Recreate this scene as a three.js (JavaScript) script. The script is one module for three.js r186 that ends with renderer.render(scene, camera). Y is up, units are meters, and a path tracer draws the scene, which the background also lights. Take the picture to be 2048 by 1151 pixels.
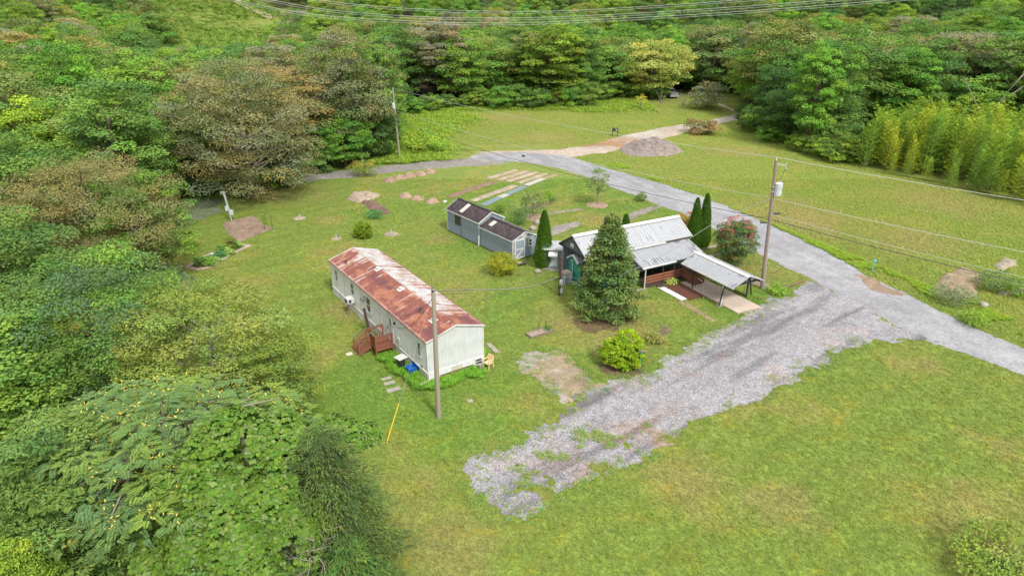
import * as THREE from 'three';
import { mergeGeometries } from 'three/addons/utils/BufferGeometryUtils.js';

// ---------- camera, sky, sun, exposure ----------
const scene = new THREE.Scene();
const EYE = 24, PITCH = 24 * Math.PI / 180, FPX = 1365;
const camera = new THREE.PerspectiveCamera(2 * Math.atan(575.5 / FPX) * 180 / Math.PI, 2048 / 1151, 0.5, 2500);
camera.position.set(0, EYE, 0);
camera.rotation.x = -PITCH;
const renderer = new THREE.WebGLRenderer({ antialias: true });
renderer.toneMapping = THREE.LinearToneMapping;
renderer.toneMappingExposure = 2.35;
renderer.shadowMap.enabled = true;
{ // bright overcast sky: an even veil, brighter overhead
  const W = 256, H = 128, d = new Float32Array(W * H * 4);
  for (let j = 0; j < H; j++) {
    const s = Math.sin(((j + .5) / H - .5) * Math.PI), k = s > 0 ? .36 + .4 * s : .32;
    for (let i = 0; i < W; i++) { const o = (j * W + i) * 4; d[o] = k * .985; d[o + 1] = k; d[o + 2] = k * 1.03; d[o + 3] = 1; }
  }
  const t = new THREE.DataTexture(d, W, H, THREE.RGBAFormat, THREE.FloatType);
  t.mapping = THREE.EquirectangularReflectionMapping; t.magFilter = t.minFilter = THREE.LinearFilter; t.needsUpdate = true;
  scene.background = t; scene.environment = t;
}
const sun = new THREE.DirectionalLight(new THREE.Color(1, .975, .93), 2.0);
sun.position.set(55, 120, 35); sun.target.position.set(0, 0, -60);
sun.castShadow = true; sun.shadow.radius = 22;
Object.assign(sun.shadow.camera, { left: -150, right: 150, top: 150, bottom: -150, near: 1, far: 500 });
sun.shadow.mapSize.set(2048, 2048);
scene.add(sun, sun.target);

// ---------- helpers ----------
let seed = 7;
const rs = (n) => { seed = n >>> 0; };
const R = () => { seed = (seed + 0x6D2B79F5) | 0; let t = Math.imul(seed ^ (seed >>> 15), 1 | seed); t = (t + Math.imul(t ^ (t >>> 7), 61 | t)) ^ t; return ((t ^ (t >>> 14)) >>> 0) / 4294967296; };
const rr = (a, b) => a + (b - a) * R();
const pick = (a) => a[Math.floor(R() * a.length)];
const clamp = (x, a = 0, b = 1) => Math.min(b, Math.max(a, x));
const sstep = (a, b, x) => { const t = clamp((x - a) / (b - a)); return t * t * (3 - 2 * t); };
const mixc = (a, b, t) => [a[0] + (b[0] - a[0]) * t, a[1] + (b[1] - a[1]) * t, a[2] + (b[2] - a[2]) * t];
const hsh = (i, j) => { let n = Math.imul(i, 374761393) + Math.imul(j, 668265263) | 0; n = Math.imul(n ^ (n >>> 13), 1274126177); return ((n ^ (n >>> 16)) >>> 0) / 4294967296; };
function vn(x, y, per = 0) { // value noise, optional period
  const i = Math.floor(x), j = Math.floor(y), fx = x - i, fy = y - j, u = fx * fx * (3 - 2 * fx), v = fy * fy * (3 - 2 * fy);
  const m = (k) => per ? ((k % per) + per) % per : k;
  const a = hsh(m(i), m(j)), b = hsh(m(i + 1), m(j)), c = hsh(m(i), m(j + 1)), d = hsh(m(i + 1), m(j + 1));
  return a + (b - a) * u + (c - a) * v + (a - b - c + d) * u * v;
}
const fbm = (x, y, o = 4, per = 0) => { let s = 0, a = .5, n = 0; for (let k = 0; k < o; k++) { s += a * vn(x + k * 17.3 * !per, y + k * 9.1 * !per, per); n += a; x *= 2; y *= 2; per *= 2; a *= .5; } return s / n; };
// where the ray of a survey point in the picture meets the level plane at height h (world metres)
function G(px, py, h = 0) {
  const x = (px - 1024) / FPX, y = -(py - 575.5) / FPX, c = Math.cos(PITCH), s = Math.sin(PITCH);
  const dy = y * c - s, dz = -(c + y * s), t = (h - EYE) / dy;
  return new THREE.Vector3(x * t, h, dz * t);
}
const GP = (pts) => pts.map(([a, b]) => { const v = G(a, b); return [v.x, v.z]; });
function project(x, y, z) { const c = Math.cos(PITCH), s = Math.sin(PITCH), d = -z * c + (EYE - y) * s; return [1024 + FPX * x / d, 575.5 - FPX * ((y - EYE) * c - z * s) / d, d]; }

const taken = new Map();
const numbered = (n) => { const k = (taken.get(n) ?? 0); taken.set(n, k + 1); return k ? `${n}_${String(k).padStart(3, '0')}` : n; };
function tag(o, label, category, group, kind) {
  if (label) o.userData.label = label; if (category) o.userData.category = category;
  if (group) o.userData.group = group; if (kind) o.userData.kind = kind; return o;
}
function thing(name, label, category, pos = [0, 0, 0], turn = 0, group) {
  const o = new THREE.Group(); o.name = numbered(name); scene.add(o);
  if (pos.isVector3) o.position.copy(pos); else o.position.set(...pos);
  o.rotation.y = turn; return tag(o, label, category, group);
}
const shade = (m) => { m.castShadow = m.receiveShadow = true; return m; };
function part(parent, name, geo, mat, label) {
  const g = Array.isArray(geo) ? (geo.length > 1 ? mergeGeometries(geo.map(flat)) : geo[0]) : geo; if (!g.attributes.uv && !mat.vertexColors) uvBox(g);
  const m = shade(new THREE.Mesh(g, mat)); m.name = name; if (label) m.userData.label = label; parent.add(m); return m;
}
function solo(name, geo, mat, label, category, group, kind) {
  const m = part(scene, numbered(name), geo, mat); return tag(m, label, category, group, kind);
}
function flat(g) { const h = g.index ? g.toNonIndexed() : g; for (const k of Object.keys(h.attributes)) if (!['position', 'normal', 'uv'].includes(k)) h.deleteAttribute(k); if (!h.attributes.uv) uvBox(h); return h; }
function uvBox(g, s = 1) { // uv in metres from the face direction
  const p = g.attributes.position, n = g.attributes.normal, uv = new Float32Array(p.count * 2);
  for (let i = 0; i < p.count; i++) {
    const ax = Math.abs(n.getX(i)), ay = Math.abs(n.getY(i)), az = Math.abs(n.getZ(i)), x = p.getX(i), y = p.getY(i), z = p.getZ(i);
    const [u, v] = ay > ax && ay > az ? [x, z] : ax > az ? [z, y] : [x, y];
    uv[2 * i] = u * s; uv[2 * i + 1] = v * s;
  }
  g.setAttribute('uv', new THREE.BufferAttribute(uv, 2)); return g;
}
const _m = new THREE.Matrix4(), _e = new THREE.Euler(), _q = new THREE.Quaternion();
// box by centre, with rotation
function bx(w, h, d, x = 0, y = 0, z = 0, ry = 0, rx = 0, rz = 0) {
  const g = new THREE.BoxGeometry(w, h, d).toNonIndexed(); uvBox(g);
  return g.applyMatrix4(_m.compose(new THREE.Vector3(x, y, z), _q.setFromEuler(_e.set(rx, ry, rz, 'YXZ')), new THREE.Vector3(1, 1, 1)));
}
// straight bar of rectangular section from a to b
function bar(a, b, w, d = w) {
  const A = new THREE.Vector3(...a), B = new THREE.Vector3(...b), L = A.distanceTo(B), g = new THREE.BoxGeometry(w, L, d).toNonIndexed(); uvBox(g);
  const dir = B.clone().sub(A).normalize(), up = Math.abs(dir.y) > .99 ? new THREE.Vector3(0, 0, 1) : new THREE.Vector3(0, 1, 0);
  const zx = new THREE.Vector3().crossVectors(dir, up).normalize(), zz = new THREE.Vector3().crossVectors(zx, dir);
  return g.applyMatrix4(_m.makeBasis(zx, dir, zz).setPosition(A.add(B).multiplyScalar(.5)));
}
function rod(a, b, r0, r1 = r0, n = 8) {
  const A = new THREE.Vector3(...a), B = new THREE.Vector3(...b), L = A.distanceTo(B), g = new THREE.CylinderGeometry(r1, r0, L, n, 1).toNonIndexed();
  const dir = B.clone().sub(A).normalize();
  _q.setFromUnitVectors(new THREE.Vector3(0, 1, 0), dir);
  return g.applyMatrix4(_m.compose(A.add(B).multiplyScalar(.5), _q, new THREE.Vector3(1, 1, 1)));
}
// tapering tube along points
function limb(pts, radii, n = 6) {
  const pos = [], idx = [], k = pts.length;
  const P = pts.map((p) => p.isVector3 ? p : new THREE.Vector3(...p));
  for (let i = 0; i < k; i++) {
    const d = P[Math.min(i + 1, k - 1)].clone().sub(P[Math.max(i - 1, 0)]).normalize();
    const a = new THREE.Vector3(Math.abs(d.y) > .9 ? 1 : 0, Math.abs(d.y) > .9 ? 0 : 1, 0).cross(d).normalize(), b = d.clone().cross(a);
    for (let j = 0; j < n; j++) { const t = j / n * 6.2832, r = radii[i]; pos.push(P[i].x + (a.x * Math.cos(t) + b.x * Math.sin(t)) * r, P[i].y + (a.y * Math.cos(t) + b.y * Math.sin(t)) * r, P[i].z + (a.z * Math.cos(t) + b.z * Math.sin(t)) * r); }
  }
  for (let i = 0; i < k - 1; i++) for (let j = 0; j < n; j++) { const a = i * n + j, b = i * n + (j + 1) % n; idx.push(a, b, a + n, b, b + n, a + n); }
  for (let j = 1; j < n - 1; j++) { idx.push((k - 1) * n, (k - 1) * n + j, (k - 1) * n + j + 1); }
  const g = new THREE.BufferGeometry(); g.setAttribute('position', new THREE.Float32BufferAttribute(pos, 3)); g.setIndex(idx); g.computeVertexNormals();
  return g;
}
function wire(pts, r, name, label, group, mat = M.cable) {
  const c = new THREE.CatmullRomCurve3(pts.map((p) => p.isVector3 ? p : new THREE.Vector3(...p)));
  const g = new THREE.TubeGeometry(c, Math.max(12, pts.length * 8), r, 5); return solo(name, g, mat, label, 'wire', group);
}
const sagged = (a, b, sag, n = 8) => Array.from({ length: n + 1 }, (_, i) => { const t = i / n; return new THREE.Vector3().lerpVectors(a, b, t).add(new THREE.Vector3(0, -4 * sag * t * (1 - t), 0)); });

// ---------- textures (colour and grain of matter only) ----------
function tex(N, f, { h = N, srgb = true, rep } = {}) {
  const d = new Uint8Array(N * h * 4);
  for (let j = 0; j < h; j++) for (let i = 0; i < N; i++) { const c = f(i / N, j / h, i, j), o = (j * N + i) * 4; for (let k = 0; k < 3; k++) d[o + k] = clamp(c[k]) * 255; d[o + 3] = 255; }
  const t = new THREE.DataTexture(d, N, h); t.wrapS = t.wrapT = THREE.RepeatWrapping; t.magFilter = THREE.LinearFilter; t.minFilter = THREE.LinearMipmapLinearFilter; t.generateMipmaps = true;
  if (srgb) t.colorSpace = THREE.SRGBColorSpace; if (rep) t.repeat.set(...rep); t.needsUpdate = true; return t;
}
const g3 = (v) => [v, v, v];
const T = {};
// short turf: strands and clover flecks, mid tone about .8 so that it multiplies the soil colour
T.turf = tex(1024, (u, v, i, j) => { const a = fbm(u * 32, v * 32, 3, 32), b = hsh(i, j), c = fbm(u * 128, v * 128, 2, 128), k = .72 + .16 * a + .24 * (c - .5) + .16 * (b - .5) + .2 * (hsh(i >> 1, j >> 1) - .5) + .14 * (hsh(i >> 2, (j >> 2) + 9) - .5), w = sstep(.55, .8, fbm(u * 16 + 5, v * 16, 3, 16)); return [k * (1 + .1 * w), k, k * (.86 - .14 * w)]; });
T.turfB = tex(512, (u, v, i, j) => g3(.5 * hsh(i, j) + .5 * fbm(u * 64, v * 64, 2, 64)), { srgb: false });
T.gravel = tex(1024, (u, v, i, j) => { const a = hsh(i >> 2, j >> 2), b = hsh(i >> 1, (j >> 1) + 999), e = hsh(i >> 3, (j >> 3) + 55), c = fbm(u * 40, v * 40, 3, 40), k = .72 + .2 * (a - .5) + .2 * (b - .5) + .12 * (e - .5) + .14 * (c - .5) - .25 * (a > .9); return [k * 1.0, k * .985, k * .975 + .012]; });
T.grit = tex(512, (u, v, i, j) => g3(.6 * hsh(i >> 1, j >> 1) + .4 * fbm(u * 64, v * 64, 2, 64)), { srgb: false });
T.asphalt = tex(1024, (u, v, i, j) => { const b = hsh(i, j), c = fbm(u * 12, v * 12, 5, 12), d = fbm(u * 60, v * 60, 2, 60), k = .72 + .14 * (b - .5) + .14 * (hsh(i >> 2, j >> 2) - .5) + .14 * (c - .5) + .12 * (d - .5); return [k, k * .995, k * 1.0]; });
T.soil = tex(512, (u, v, i, j) => { const b = hsh(i, j), c = fbm(u * 16, v * 16, 5, 16), k = .74 + .14 * (b - .5) + .18 * (hsh(i >> 2, j >> 2) - .5) + .24 * (c - .5); return [k, k * .97, k * .93]; });
T.chips = tex(512, (u, v, i, j) => { const a = hsh(i >> 2, j >> 1), b = hsh(i >> 1, (j >> 2) + 77), c = fbm(u * 12, v * 12, 3, 12), k = .74 + .3 * (a - .5) + .3 * (b - .5) + .2 * (c - .5); return [k, k * .97, k * .94]; });
T.wood = tex(256, (u, v, i, j) => { const g = fbm(u * 4, v * 64, 4, 4), b = hsh(i, j), k = .78 + .5 * (g - .5) + .1 * (b - .5); return [k, k * .97, k * .93]; });
T.shingle = tex(512, (u, v, i, j) => { const row = Math.floor(v * 24), a = hsh(Math.floor(u * 20 + (row % 2) * .5), row), b = hsh(i, j), c = fbm(u * 6, v * 6, 4, 6), k = .55 + .22 * (a - .5) + .22 * (b - .5) + .35 * (c - .5); return [k, k * .95, k * .97]; });
T.paint = tex(512, (u, v, i, j) => { const c = fbm(u * 5, v * 5, 5, 5), s = fbm(u * 90, v * 3, 3, 90), k = .86 + .12 * (c - .5) + .14 * (s - .5) + .03 * (hsh(i, j) - .5); return [k, k * .995, k * .98]; });
// white-painted metal wall with algae runs under the eaves and sills
T.wallstain = tex(1024, (u, v, i, j) => { const s = fbm(u * 160, v * 2, 3, 160), c = fbm(u * 8, v * 8, 4, 8), run = sstep(.6, .78, s) * .22 + sstep(.55, .8, c) * .07, k = .9 + .05 * (hsh(i, j) - .5); return [k - run * .6, k - run * .6, k - run * .85]; }, { h: 512 });
// ribbed metal roof with dark mildew streaks that start at the ribs
T.roofdirt = tex(1024, (u, v, i, j) => { const rib = Math.abs(((u * 40) % 1) - .5) * 2, s = fbm(u * 120, v * 3, 4, 120), c = fbm(u * 6, v * 3 + 3, 4, 6), k0 = .86 + .05 * (hsh(i, j) - .5) + .1 * (c - .5), d = sstep(.52, .72, s) * sstep(.42, .72, c) * (.35 + .65 * rib); return [k0 - d * .5, k0 - d * .49, k0 - d * .44]; });
// same, heavier streaks
T.roofdirt2 = tex(1024, (u, v, i, j) => { const rib = sstep(.55, .95, Math.abs(((u * 40) % 1) - .5) * 2), s = fbm(u * 80, v * 3, 4, 80), c = fbm(u * 7, v * 4 + 3, 4, 7), k0 = .84 + .06 * (hsh(i, j) - .5) + .14 * (c - .5), d = clamp(sstep(.44, .62, s) * sstep(.34, .62, c) * (.3 + .7 * rib)); return [k0 - d * .58, k0 - d * .57, k0 - d * .53]; });
// rusting sheet: rust eats through the white coat in streaks down the slope (v)
const rust = (base, salt) => (u, v, i, j) => {
  const s = fbm(u * 70, v * 1.3 + salt * 3, 4), c = fbm(u * 9 + salt * 7, v * 4, 4), f = fbm(u * 200, v * 22, 2), e = hsh(i, j);
  const lev = base(u, v) + 1.0 * (s - .5) + .45 * (c - .5), r = sstep(.3, .56, lev), hue = fbm(u * 26 + 3, v * 5, 3);
  const white = mixc([.64, .63, .62], [.58, .52, .49], sstep(.4, .65, fbm(u * 40 + 9, v * 5, 4))).map((k) => k + .16 * (f - .5) + .04 * e), pink = [.62, .5, .45];
  let rs_ = mixc([.5, .28, .23], [.62, .4, .29], sstep(.42, .68, hue)); rs_ = mixc(rs_, [.42, .24, .24], sstep(.56, .74, fbm(u * 14, v * 3 + 9, 3)));
  rs_ = rs_.map((x) => x * (.86 + .3 * (f - .3)));
  return r < .5 ? mixc(white, pink, r * 2) : mixc(pink, rs_, r * 2 - 1);
};
T.rustA = tex(1024, rust((u, v) => .76 - .26 * sstep(.5, .95, u) - .1 * sstep(.3, 0, v), 1), { h: 256 });
T.rustB = tex(1024, rust((u, v) => .26 + .5 * sstep(.2, .02, u) + .12 * sstep(.7, 1, v), 4), { h: 256 });

const lin = (r, g, b) => new THREE.Color().setRGB(r, g, b);
const mat = (o) => new THREE.MeshStandardMaterial({ roughness: .9, ...o });
const rep = (t, s, q = s) => { const c = t.clone(); c.repeat.set(s, q); c.needsUpdate = true; return c; };
const M = {
  ground: mat({ map: rep(T.turf, 1 / 13), vertexColors: true, bumpMap: rep(T.turfB, 1 / 3), bumpScale: .014, roughness: 1 }),
  gravel: mat({ map: rep(T.gravel, 1 / 14), vertexColors: true, bumpMap: rep(T.grit, 1 / 5), bumpScale: .03, roughness: 1 }),
  asphalt: mat({ map: rep(T.asphalt, 1 / 14), vertexColors: true, bumpMap: rep(T.grit, 1 / 5), bumpScale: .012, roughness: .95 }),
  soil: mat({ map: rep(T.soil, 1 / 4), vertexColors: true, bumpMap: rep(T.grit, 1 / 2.5), bumpScale: .04, roughness: 1 }),
  chips: mat({ map: rep(T.chips, 1 / 2.2), vertexColors: true, bumpMap: rep(T.grit, 1 / 2), bumpScale: .05, roughness: 1 }),
  wall: mat({ map: rep(T.wallstain, 1 / 9, 1 / 3.2), color: lin(.86, .86, .83), roughness: .6 }),
  wallEnd: mat({ map: rep(T.paint, .4), color: lin(.72, .745, .77), roughness: .6 }),
  skirt: mat({ map: rep(T.paint, .3), color: lin(.88, .89, .9), roughness: .7 }),
  white: mat({ color: lin(.78, .78, .77), map: rep(T.paint, .5), roughness: .6 }),
  cream: mat({ color: lin(.7, .64, .5), map: rep(T.paint, .5) }),
  brick: mat({ color: lin(.3, .2, .17), map: rep(T.soil, .8) }),
  rustA: mat({ map: T.rustA, roughness: .75 }), rustB: mat({ map: T.rustB, roughness: .7 }),
  rustMetal: mat({ color: lin(.22, .11, .08), roughness: .8 }),
  glass: mat({ color: lin(.03, .035, .04), roughness: .08, metalness: 0 }),
  dark: mat({ color: lin(.02, .02, .022), roughness: .8 }),
  black: mat({ color: lin(.03, .03, .032), roughness: .55 }),
  deck: mat({ color: lin(.4, .15, .085), map: rep(T.wood, 1.2), roughness: .8 }),
  tread: mat({ color: lin(.2, .14, .11), map: rep(T.wood, 1.2), roughness: .9 }),
  oldwood: mat({ color: lin(.3, .26, .22), map: rep(T.wood, .8), roughness: .95 }),
  darkwood: mat({ color: lin(.11, .075, .06), map: rep(T.wood, .8), roughness: .95 }),
  pole: mat({ color: lin(.5, .45, .38), map: rep(T.wood, .35, 2), roughness: .95 }),
  poleRed: mat({ color: lin(.4, .32, .29), map: rep(T.wood, .35, 2), roughness: .95 }),
  shedBlue: mat({ color: lin(.3, .37, .45), map: rep(T.paint, .35), roughness: .85 }),
  shingle: mat({ color: lin(.16, .125, .13), map: rep(T.shingle, .45), bumpMap: rep(T.shingle, .45), bumpScale: .02, roughness: .95 }),
  sky: mat({ color: lin(.62, .58, .52), map: rep(T.paint, .8), roughness: .35 }),
  metalRoof: mat({ color: lin(.5, .51, .53), map: rep(T.roofdirt, 1 / 9, 1 / 2.6), roughness: .5, metalness: .15 }),
  metalRoof2: mat({ color: lin(.48, .49, .51), map: rep(T.roofdirt2, 1 / 9, 1 / 2.8), roughness: .5, metalness: .15 }),
  teal: mat({ color: lin(.03, .32, .24), map: rep(T.paint, .5), roughness: .75 }),
  siding: mat({ color: lin(.3, .35, .4), map: rep(T.paint, .5), roughness: .8 }),
  concrete: mat({ color: lin(.62, .5, .42), map: rep(T.paint, .3), bumpMap: rep(T.grit, .8), bumpScale: .004, roughness: .95 }),
  concreteGrey: mat({ color: lin(.55, .52, .49), map: rep(T.soil, .5), roughness: .95 }),
  bark: mat({ color: lin(.2, .17, .14), map: rep(T.wood, .6, 2), roughness: 1 }),
  barkPale: mat({ color: lin(.42, .38, .33), map: rep(T.wood, .6, 2), roughness: 1 }),
  twigDead: mat({ color: lin(.3, .24, .23), roughness: 1 }),
  cable: mat({ color: lin(.06, .06, .06), roughness: .7 }),
  cableGrey: mat({ color: lin(.2, .2, .19), roughness: .5 }),
  conductor: mat({ color: lin(.5, .5, .5), roughness: .45 }),
  galv: mat({ color: lin(.5, .52, .54), roughness: .45, metalness: .4 }),
  boxGrey: mat({ color: lin(.45, .48, .5), roughness: .5 }),
  blue: mat({ color: lin(.01, .12, .5), roughness: .45 }),
  yellow: mat({ color: lin(.72, .48, .03), roughness: .5 }),
  tan: mat({ color: lin(.68, .46, .26), roughness: .5 }),
  greenPost: mat({ color: lin(.05, .3, .22), roughness: .6 }),
  greenStake: mat({ color: lin(.01, .07, .04), roughness: .6 }),
  spigot: mat({ color: lin(.1, .42, .5), roughness: .5 }),
  tarp: mat({ color: lin(.25, .36, .42), map: rep(T.soil, .6), roughness: .5 }),
  tarpWhite: mat({ color: lin(.68, .66, .62), map: rep(T.soil, .6), roughness: .6 }),
  silver: mat({ color: lin(.4, .42, .46), roughness: .35, metalness: .3 }),
  tyre: mat({ color: lin(.015, .015, .015), roughness: .9 }),
  maroon: mat({ color: lin(.14, .02, .04), roughness: .7 }),
  cane: mat({ color: lin(.2, .26, .08), roughness: .7 }),
  stone: mat({ color: lin(.5, .45, .4), map: rep(T.soil, 1), roughness: 1 }),
};

// ---------- land ----------
function sdPoly(x, z, P) { // > 0 inside, metres to the edge
  let d = 1e9, inside = false;
  for (let i = 0, j = P.length - 1; i < P.length; j = i++) {
    const [ax, az] = P[i], [bx_, bz] = P[j], ex = bx_ - ax, ez = bz - az, wx = x - ax, wz = z - az;
    const t = clamp((wx * ex + wz * ez) / (ex * ex + ez * ez)), dx = wx - ex * t, dz = wz - ez * t; d = Math.min(d, dx * dx + dz * dz);
    if ((az > z) !== (bz > z) && x < (bx_ - ax) * (z - az) / (bz - az) + ax) inside = !inside;
  }
  return (inside ? 1 : -1) * Math.sqrt(d);
}
const bounds = (P, m = 1) => [Math.min(...P.map((p) => p[0])) - m, Math.max(...P.map((p) => p[0])) + m, Math.min(...P.map((p) => p[1])) - m, Math.max(...P.map((p) => p[1])) + m];
const region = (px, amp, freq, m = 1.5) => { const P = GP(px), b = bounds(P, m); const f = (x, z) => x < b[0] || x > b[1] || z < b[2] || z > b[3] ? -9 : sdPoly(x, z, P) + amp * (fbm(x * freq + 31, z * freq + 7, 4) - .5) * 2 + amp * .9 * (fbm(x * freq * 4.3 + 3, z * freq * 4.3, 3) - .5); f.b = b; f.P = P; return f; };
const LAND = {
  road: region([[1040, 304], [1130, 311], [1200, 332], [1290, 357], [1400, 391], [1480, 423], [1600, 475], [1678, 516], [1735, 550], [1819, 588], [1866, 616], [1944, 653], [2047, 697], [2180, 750], [2230, 815], [2047, 752], [1991, 731], [1913, 700], [1860, 683], [1790, 650], [1700, 600], [1617, 557], [1556, 528], [1522, 509], [1490, 493], [1449, 467], [1416, 453], [1360, 424], [1324, 412], [1275, 393], [1226, 376], [1185, 356], [1121, 337], [1055, 325], [1020, 322], [960, 322], [935, 314], [960, 306]], .35, .6),
  drive: region([[1617, 557], [1700, 598], [1800, 655], [1875, 684], [1819, 680], [1756, 683], [1725, 690], [1678, 708], [1616, 740], [1530, 787], [1460, 822], [1399, 842], [1373, 862], [1334, 892], [1269, 931], [1204, 953], [1117, 996], [1043, 1036], [985, 1034], [962, 1003], [940, 972], [930, 942], [936, 912], [987, 906], [1052, 862], [1117, 838], [1126, 815], [1180, 775], [1212, 768], [1260, 752], [1279, 744], [1329, 725], [1342, 713], [1392, 688], [1429, 666], [1470, 640], [1484, 631], [1518, 611], [1553, 595], [1584, 587], [1600, 572]], .75, .75, 2),
  spur: region([[1026, 722], [1052, 705], [1117, 700], [1140, 722], [1178, 747], [1214, 772], [1190, 792], [1130, 815], [1095, 788], [1074, 764]], .8, .8),
  dirtroad: region([[935, 304], [1000, 302], [1110, 299], [1180, 289], [1250, 270], [1330, 254], [1400, 243], [1465, 231], [1470, 224], [1430, 207], [1440, 206], [1480, 222], [1560, 229], [1680, 236], [1680, 246], [1480, 239], [1400, 256], [1300, 285], [1215, 305], [1140, 314], [1040, 312]], .5, .5),
  track: region([[945, 316], [830, 325], [740, 334], [660, 344], [600, 352], [520, 374], [520, 384], [610, 364], [700, 354], [770, 346], [850, 338], [940, 332], [1030, 326]], .6, .5),
  pale: region([[352, 408], [400, 392], [445, 400], [440, 425], [400, 445], [360, 432]], 1.6, .5),
};
function heightAt(x, z) { // level yard, a ditch beyond the road, hills behind the woods
  let y = 0; const d = Math.hypot(x * .8, z);
  y += 26 * sstep(175, 420, d) + 22 * sstep(380, 900, d);
  y += 9 * sstep(40, 190, -x - 60) * sstep(-60, -220, z);
  y += (fbm(x * .02, z * .02, 3) - .5) * 8 * sstep(170, 260, d);
  return y;
}
// the same for the rising ground far off: walk along the ray until it meets the land
function hillPoint(px, py) { const a = G(px, py, 0), e = new THREE.Vector3(0, EYE, 0), d = a.sub(e).normalize(); let t = 60; for (; t < 1500; t += .5) { const x = d.x * t, y = EYE + d.y * t, z = d.z * t; if (y < heightAt(x, z)) break; } return [d.x * t, d.z * t]; }
// kinds of turf, linear base colours
const TURF = { green: [.215, .29, .052], lush: [.17, .285, .042], yellow: [.29, .31, .068], thatch: [.36, .29, .13], litter: [.075, .06, .038], meadow: [.24, .295, .05], field: [.25, .275, .065] };
const forestMask = region([[352, 400], [640, 349], [770, 318], [772, 215], [930, 208], [1180, 213], [1200, 196], [1330, 190], [1430, 178], [1480, 190], [1500, 250], [1560, 285], [1690, 326], [1760, 338], [1930, 376], [2100, 415], [2600, 500], [4200, 60], [2500, 8], [600, 8], [-900, 20], [-1400, 500], [-300, 1100], [300, 1700], [690, 1700], [745, 1100], [690, 900], [600, 800], [560, 700], [480, 640], [365, 560], [378, 470]], 1.2, .15, 3);
const clearingPoly = [[300, 4], [360, 3], [470, 2], [515, 10], [560, 40], [600, 62], [590, 92], [520, 120], [420, 128], [330, 108], [318, 60]].map(([a, b]) => hillPoint(a, b));
const clearing = (x, z) => z > -150 ? -9 : sdPoly(x, z, clearingPoly);
const dryPatches = [[1560, 430, 9], [1820, 475, 6], [1640, 440, 4], [1240, 285, 4], [880, 478, 2], [660, 440, 2], [1095, 455, 3.2], [1200, 440, 3.5], [560, 385, 7], [1130, 640, 3], [1210, 655, 4.5], [1880, 400, 8], [1480, 300, 6], [1010, 235, 7], [1090, 275, 6], [1210, 690, 2], [1520, 540, 3.5], [1450, 530, 2.5], [700, 620, 3], [830, 760, 1.5], [1560, 1010, 2], [1950, 1060, 3], [1380, 960, 3], [900, 1080, 3]].map(([a, b, r]) => { const v = G(a, b); return [v.x, v.z, r]; });
const roadDir = GP([[1226, 366], [1800, 620]]), rdx = roadDir[1][0] - roadDir[0][0], rdz = roadDir[1][1] - roadDir[0][1], rl = Math.hypot(rdx, rdz);
const across = (x, z) => ((x - roadDir[0][0]) * -rdz + (z - roadDir[0][1]) * rdx) / rl, along = (x, z) => ((x - roadDir[0][0]) * rdx + (z - roadDir[0][1]) * rdz) / rl;
const SIDE = Math.sign(((40 - roadDir[0][0]) * -rdz + (-90 - roadDir[0][1]) * rdx));
function turfColor(x, z) {
  const n1 = fbm(x * .06 + 3, z * .06, 4), n2 = fbm(x * .22, z * .22 + 9, 4), n3 = fbm(x * .9, z * .9 + 4, 3);
  let c = mixc(TURF.green, TURF.lush, sstep(.42, .66, n1));
  c = mixc(c, TURF.yellow, sstep(.44, .7, n2) * .6);
  c = mixc(c, TURF.thatch, sstep(.56, .76, .65 * n2 + .35 * n3) * .45);
  // mower passes: slightly different lie of the grass
  const m = Math.sin((x * .55 + z * .83) * 2.6 + 1.5 * fbm(x * .1, z * .1, 2)); c = c.map((k) => k * (1 + .035 * m));
  const d = Math.hypot(x, z);
  { const far = Math.max(sstep(-98, -112, z), LAND.road.b ? sstep(2, 8, across(x, z) * SIDE) : 0); c = mixc(c, mixc(TURF.field, TURF.yellow, sstep(.4, .65, n1)), .55 * far); }
  for (const [a, b, r] of dryPatches) { const q = Math.hypot(x - a, (z - b)) / r; if (q < 1.3) c = mixc(c, TURF.thatch, sstep(1.15, .2, q + 1.1 * (n2 - .5) + .8 * (n3 - .5)) * .5); }
  return c;
}
function axis(fine0, fine1, step, far0, far1) { const a = []; for (let v = fine0; v <= fine1 + 1e-6; v += step) a.push(v); let s = step, v = fine1; while (v < far1) { s *= 1.22; v += s; a.push(Math.min(v, far1)); } s = step; v = fine0; while (v > far0) { s *= 1.22; v -= s; a.unshift(Math.max(v, far0)); } return a; }
{
  const xs = axis(-55, 75, .55, -1900, 1900), zs = axis(-125, -14, .55, -1900, 300), nx = xs.length, nz = zs.length;
  const pos = new Float32Array(nx * nz * 3), col = new Float32Array(nx * nz * 3), uv = new Float32Array(nx * nz * 2), idx = [];
  for (let j = 0; j < nz; j++) for (let i = 0; i < nx; i++) {
    const k = j * nx + i, x = xs[i], z = zs[j]; pos.set([x, heightAt(x, z), z], k * 3); uv.set([x, z], k * 2);
    let c = turfColor(x, z); const f = forestMask(x, z);
    if (f > -1) c = mixc(c, TURF.litter, sstep(-.6, 1.8, f) * (1 - sstep(-24, -4, clearing(x, z))));
    col.set(c, k * 3);
  }
  for (let j = 0; j < nz - 1; j++) for (let i = 0; i < nx - 1; i++) { const a = j * nx + i; idx.push(a, a + nx, a + 1, a + 1, a + nx, a + nx + 1); }
  const g = new THREE.BufferGeometry(); g.setAttribute('position', new THREE.BufferAttribute(pos, 3)); g.setAttribute('color', new THREE.BufferAttribute(col, 3)); g.setAttribute('uv', new THREE.BufferAttribute(uv, 2)); g.setIndex(idx); g.computeVertexNormals();
  solo('ground', g, M.ground, 'mown green lawn and fields around the houses', 'ground', null, 'structure');
}
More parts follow.
